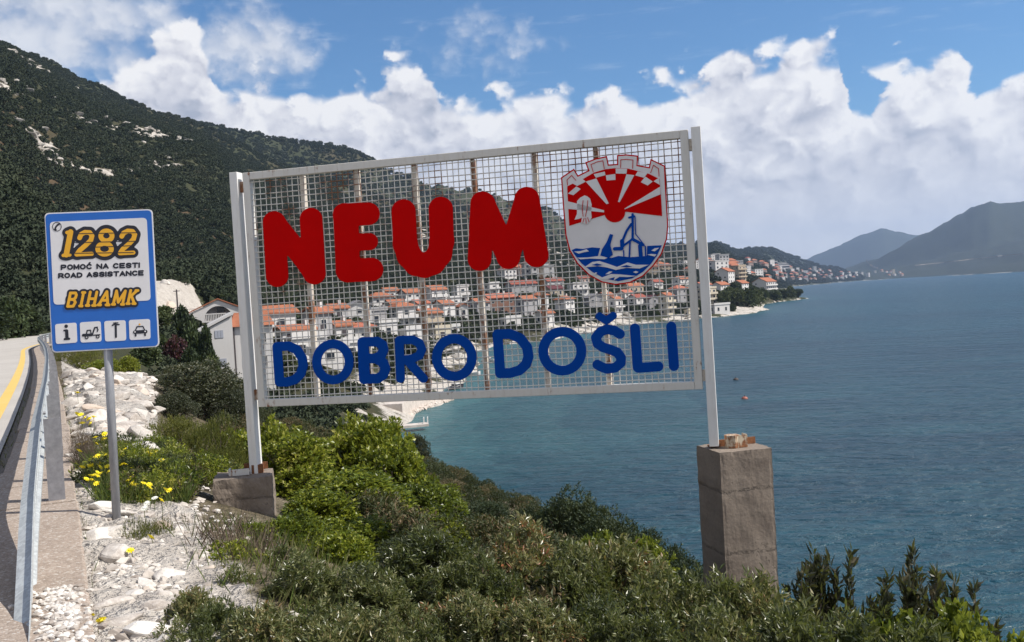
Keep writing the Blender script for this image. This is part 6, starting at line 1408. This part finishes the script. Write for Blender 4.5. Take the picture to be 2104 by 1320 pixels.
s = np.array([rq.uniform(8.4, 11.6) for _ in range(190)]); L = np.array([.3+abs(rq.gauss(.55, .4)) for _ in range(190)]); hk = ~((s < 9.4) & (L > .85)); s, L = s[hk], L[hk]; x = RU[0]*s+RV[0]*L; y = RU[1]*s+RV[1]*L
hb = []
for i in range(3): me, _l = bush_mesh('herb_unit', (L_B, L_UN, L_F)[i], .28, .26, 5, 170, 5, .05, .035, .014, 190+i); hb.append(bpy.data.objects.new('herb_unit', me))
scatter('meadow_herbs', np.stack([x, y, H(x, y)-.02], 1), rng.uniform(.45, 1.0, len(x)), hb)
# yellow wildflowers
M_petal = mat('yellow_petal', base=(0.85, 0.72, 0.02), rough=.6); M_pink = mat('pink_petal', base=(0.75, 0.22, 0.45), rough=.6); M_wflower = mat('white_umbel', base=(0.75, 0.75, 0.68), rough=.7)
def petal_mesh(m, r_=.022, n=9):
    mb = MB()
    for i in range(n):
        a = i*6.283/n; c, s = math.cos(a), math.sin(a); mb.add([(0, 0, 0), (c*r_*.6-s*r_*.28, s*r_*.6+c*r_*.28, .006), (c*r_*1.1, s*r_*1.1, .002), (c*r_*.6+s*r_*.28, s*r_*.6-c*r_*.28, .006)], [(0, 1, 2, 3)])
    mb.tube([(0, 0, -.004), (0, 0, .008)], r_*.35, 6); return mb.mesh('flower_head', [m])
FH = petal_mesh(M_petal); FHw = petal_mesh(M_wflower, .026, 11)
zF = zo(100, 700, 3.474)
FL = zF([(205, 373), (230, 530), (260, 550), (205, 525), (290, 560), (240, 590), (300, 590), (320, 545), (400, 668), (335, 692), (395, 703), (265, 732), (217, 745), (340, 738), (218, 788), (352, 825), (318, 840), (400, 822), (365, 872), (305, 885), (300, 895), (368, 905), (420, 900), (240, 905), (430, 935), (350, 945), (370, 950), (320, 962), (345, 968), (300, 965), (270, 990), (298, 995), (310, 998), (342, 1022), (540, 778), (530, 818), (525, 885), (548, 885), (588, 913), (600, 968), (568, 1000), (595, 1020), (615, 1030), (718, 802), (763, 795), (725, 828), (805, 856), (705, 898), (693, 910), (678, 1020), (718, 1030), (720, 1050), (835, 1065), (862, 1070), (878, 1003), (803, 1140)]) + [(310, 1104), (268, 1132), (184, 1264), (208, 1275)]
CL = [((255, 975), 'clump of yellow wildflowers thickest just left of the sign pole'), ((300, 990), 'yellow wildflowers right of the sign pole'), ((345, 1000), 'yellow wildflowers left of the low concrete block'), ((175, 860), 'yellow wildflowers beside the concrete strip on the white rocks'),
      ((190, 920), 'sparse yellow flowers along the edge of the concrete strip'), ((290, 1120), 'two yellow flowers on the white gravel'), ((196, 1268), 'pair of yellow flowers at the bottom beside the concrete strip')]
plants = [tag(empty('wildflower_plant', (0, 0, 0)), l, 'flowers', 'yellow wildflowers by the sign') for c, l in CL]; stems = [MB() for _ in CL]
for i, c in enumerate(CL):
    h = hit(c[0][0], c[0][1]+40, 3, 60)[0]; plants[i].location = tuple(h)
for px, py in FL:
    i = min(range(len(CL)), key=lambda q: (CL[q][0][0]-px)**2+(CL[q][0][1]-py)**2); h, r_ = hit(px, py+(45 if py < 1090 else 22), 3, 60); d = ray(px, py); hl = math.hypot(d[0], d[1])
    q = np.array([d[0]/hl*r_, d[1]/hl*r_, EYE+d[2]/hl*r_]); b = np.array(plants[i].location); o = obj('flower_head', FH, plants[i]); o.location = tuple(q-b); o.rotation_euler = (rq.uniform(.2, .9), rq.uniform(-.4, .4), rq.uniform(0, 6)); sc = 1.2*max(1, r_/9); o.scale = (sc, sc, sc)
    stems[i].tube([tuple(h-b-[0, 0, .03]), tuple((h+q)/2-b+[.01, .01, 0]), tuple(q-b-[0, 0, .003])], .0025, 4)
for i, p_ in enumerate(plants): stems[i].build('stem', L_H, p_)
wf = tag(empty('white_flower_plant', (0, 0, 0)), 'white umbel flowers among the grass left of the concrete block', 'flowers'); st = MB(); wf.location = tuple(hit(310, 1040, 3, 60)[0])
for px, py in [(338, 979), (318, 1024), (302, 1035), (297, 1045), (262, 928)]:
    h, r_ = hit(px, py+30, 3, 60); d = ray(px, py); hl = math.hypot(d[0], d[1]); q = np.array([d[0]/hl*r_, d[1]/hl*r_, EYE+d[2]/hl*r_]); b = np.array(wf.location); o = obj('flower_head', FHw, wf); o.location = tuple(q-b); o.rotation_euler = (rq.uniform(.3, .8), 0, 0)
    st.tube([tuple(h-b), tuple(q-b)], .0025, 4)
st.build('stem', L_H, wf)
q = hit(148, 1002, 3, 40)[0]; o = obj('pink_flower', petal_mesh(M_pink, .03, 6)); o.location = (q[0], q[1], q[2]+.02); o.rotation_euler = (.7, .2, 0); tag(o, 'single pink flower lying on the edge of the concrete strip', 'flower')
# ------------------------------------------------------------------ haze
hz_ = MB().box(-13500, 13500, -2000, 11900, -32, 640)
hm = bpy.data.materials.new('haze_air'); hm.use_nodes = True; hg = G(hm.node_tree); hm.node_tree.nodes.remove(hm.node_tree.nodes['Principled BSDF'])
pv = hg.new('VolumePrincipled'); pv.inputs['Color'].default_value = (0.50, 0.68, 1.0, 1); pv.inputs['Density'].default_value = 0.75e-4; pv.inputs['Anisotropy'].default_value = 0.2
hg.links.new(pv.outputs[0], hm.node_tree.nodes['Material Output'].inputs['Volume'])
kind(hz_.build('haze', hm), 'stuff')
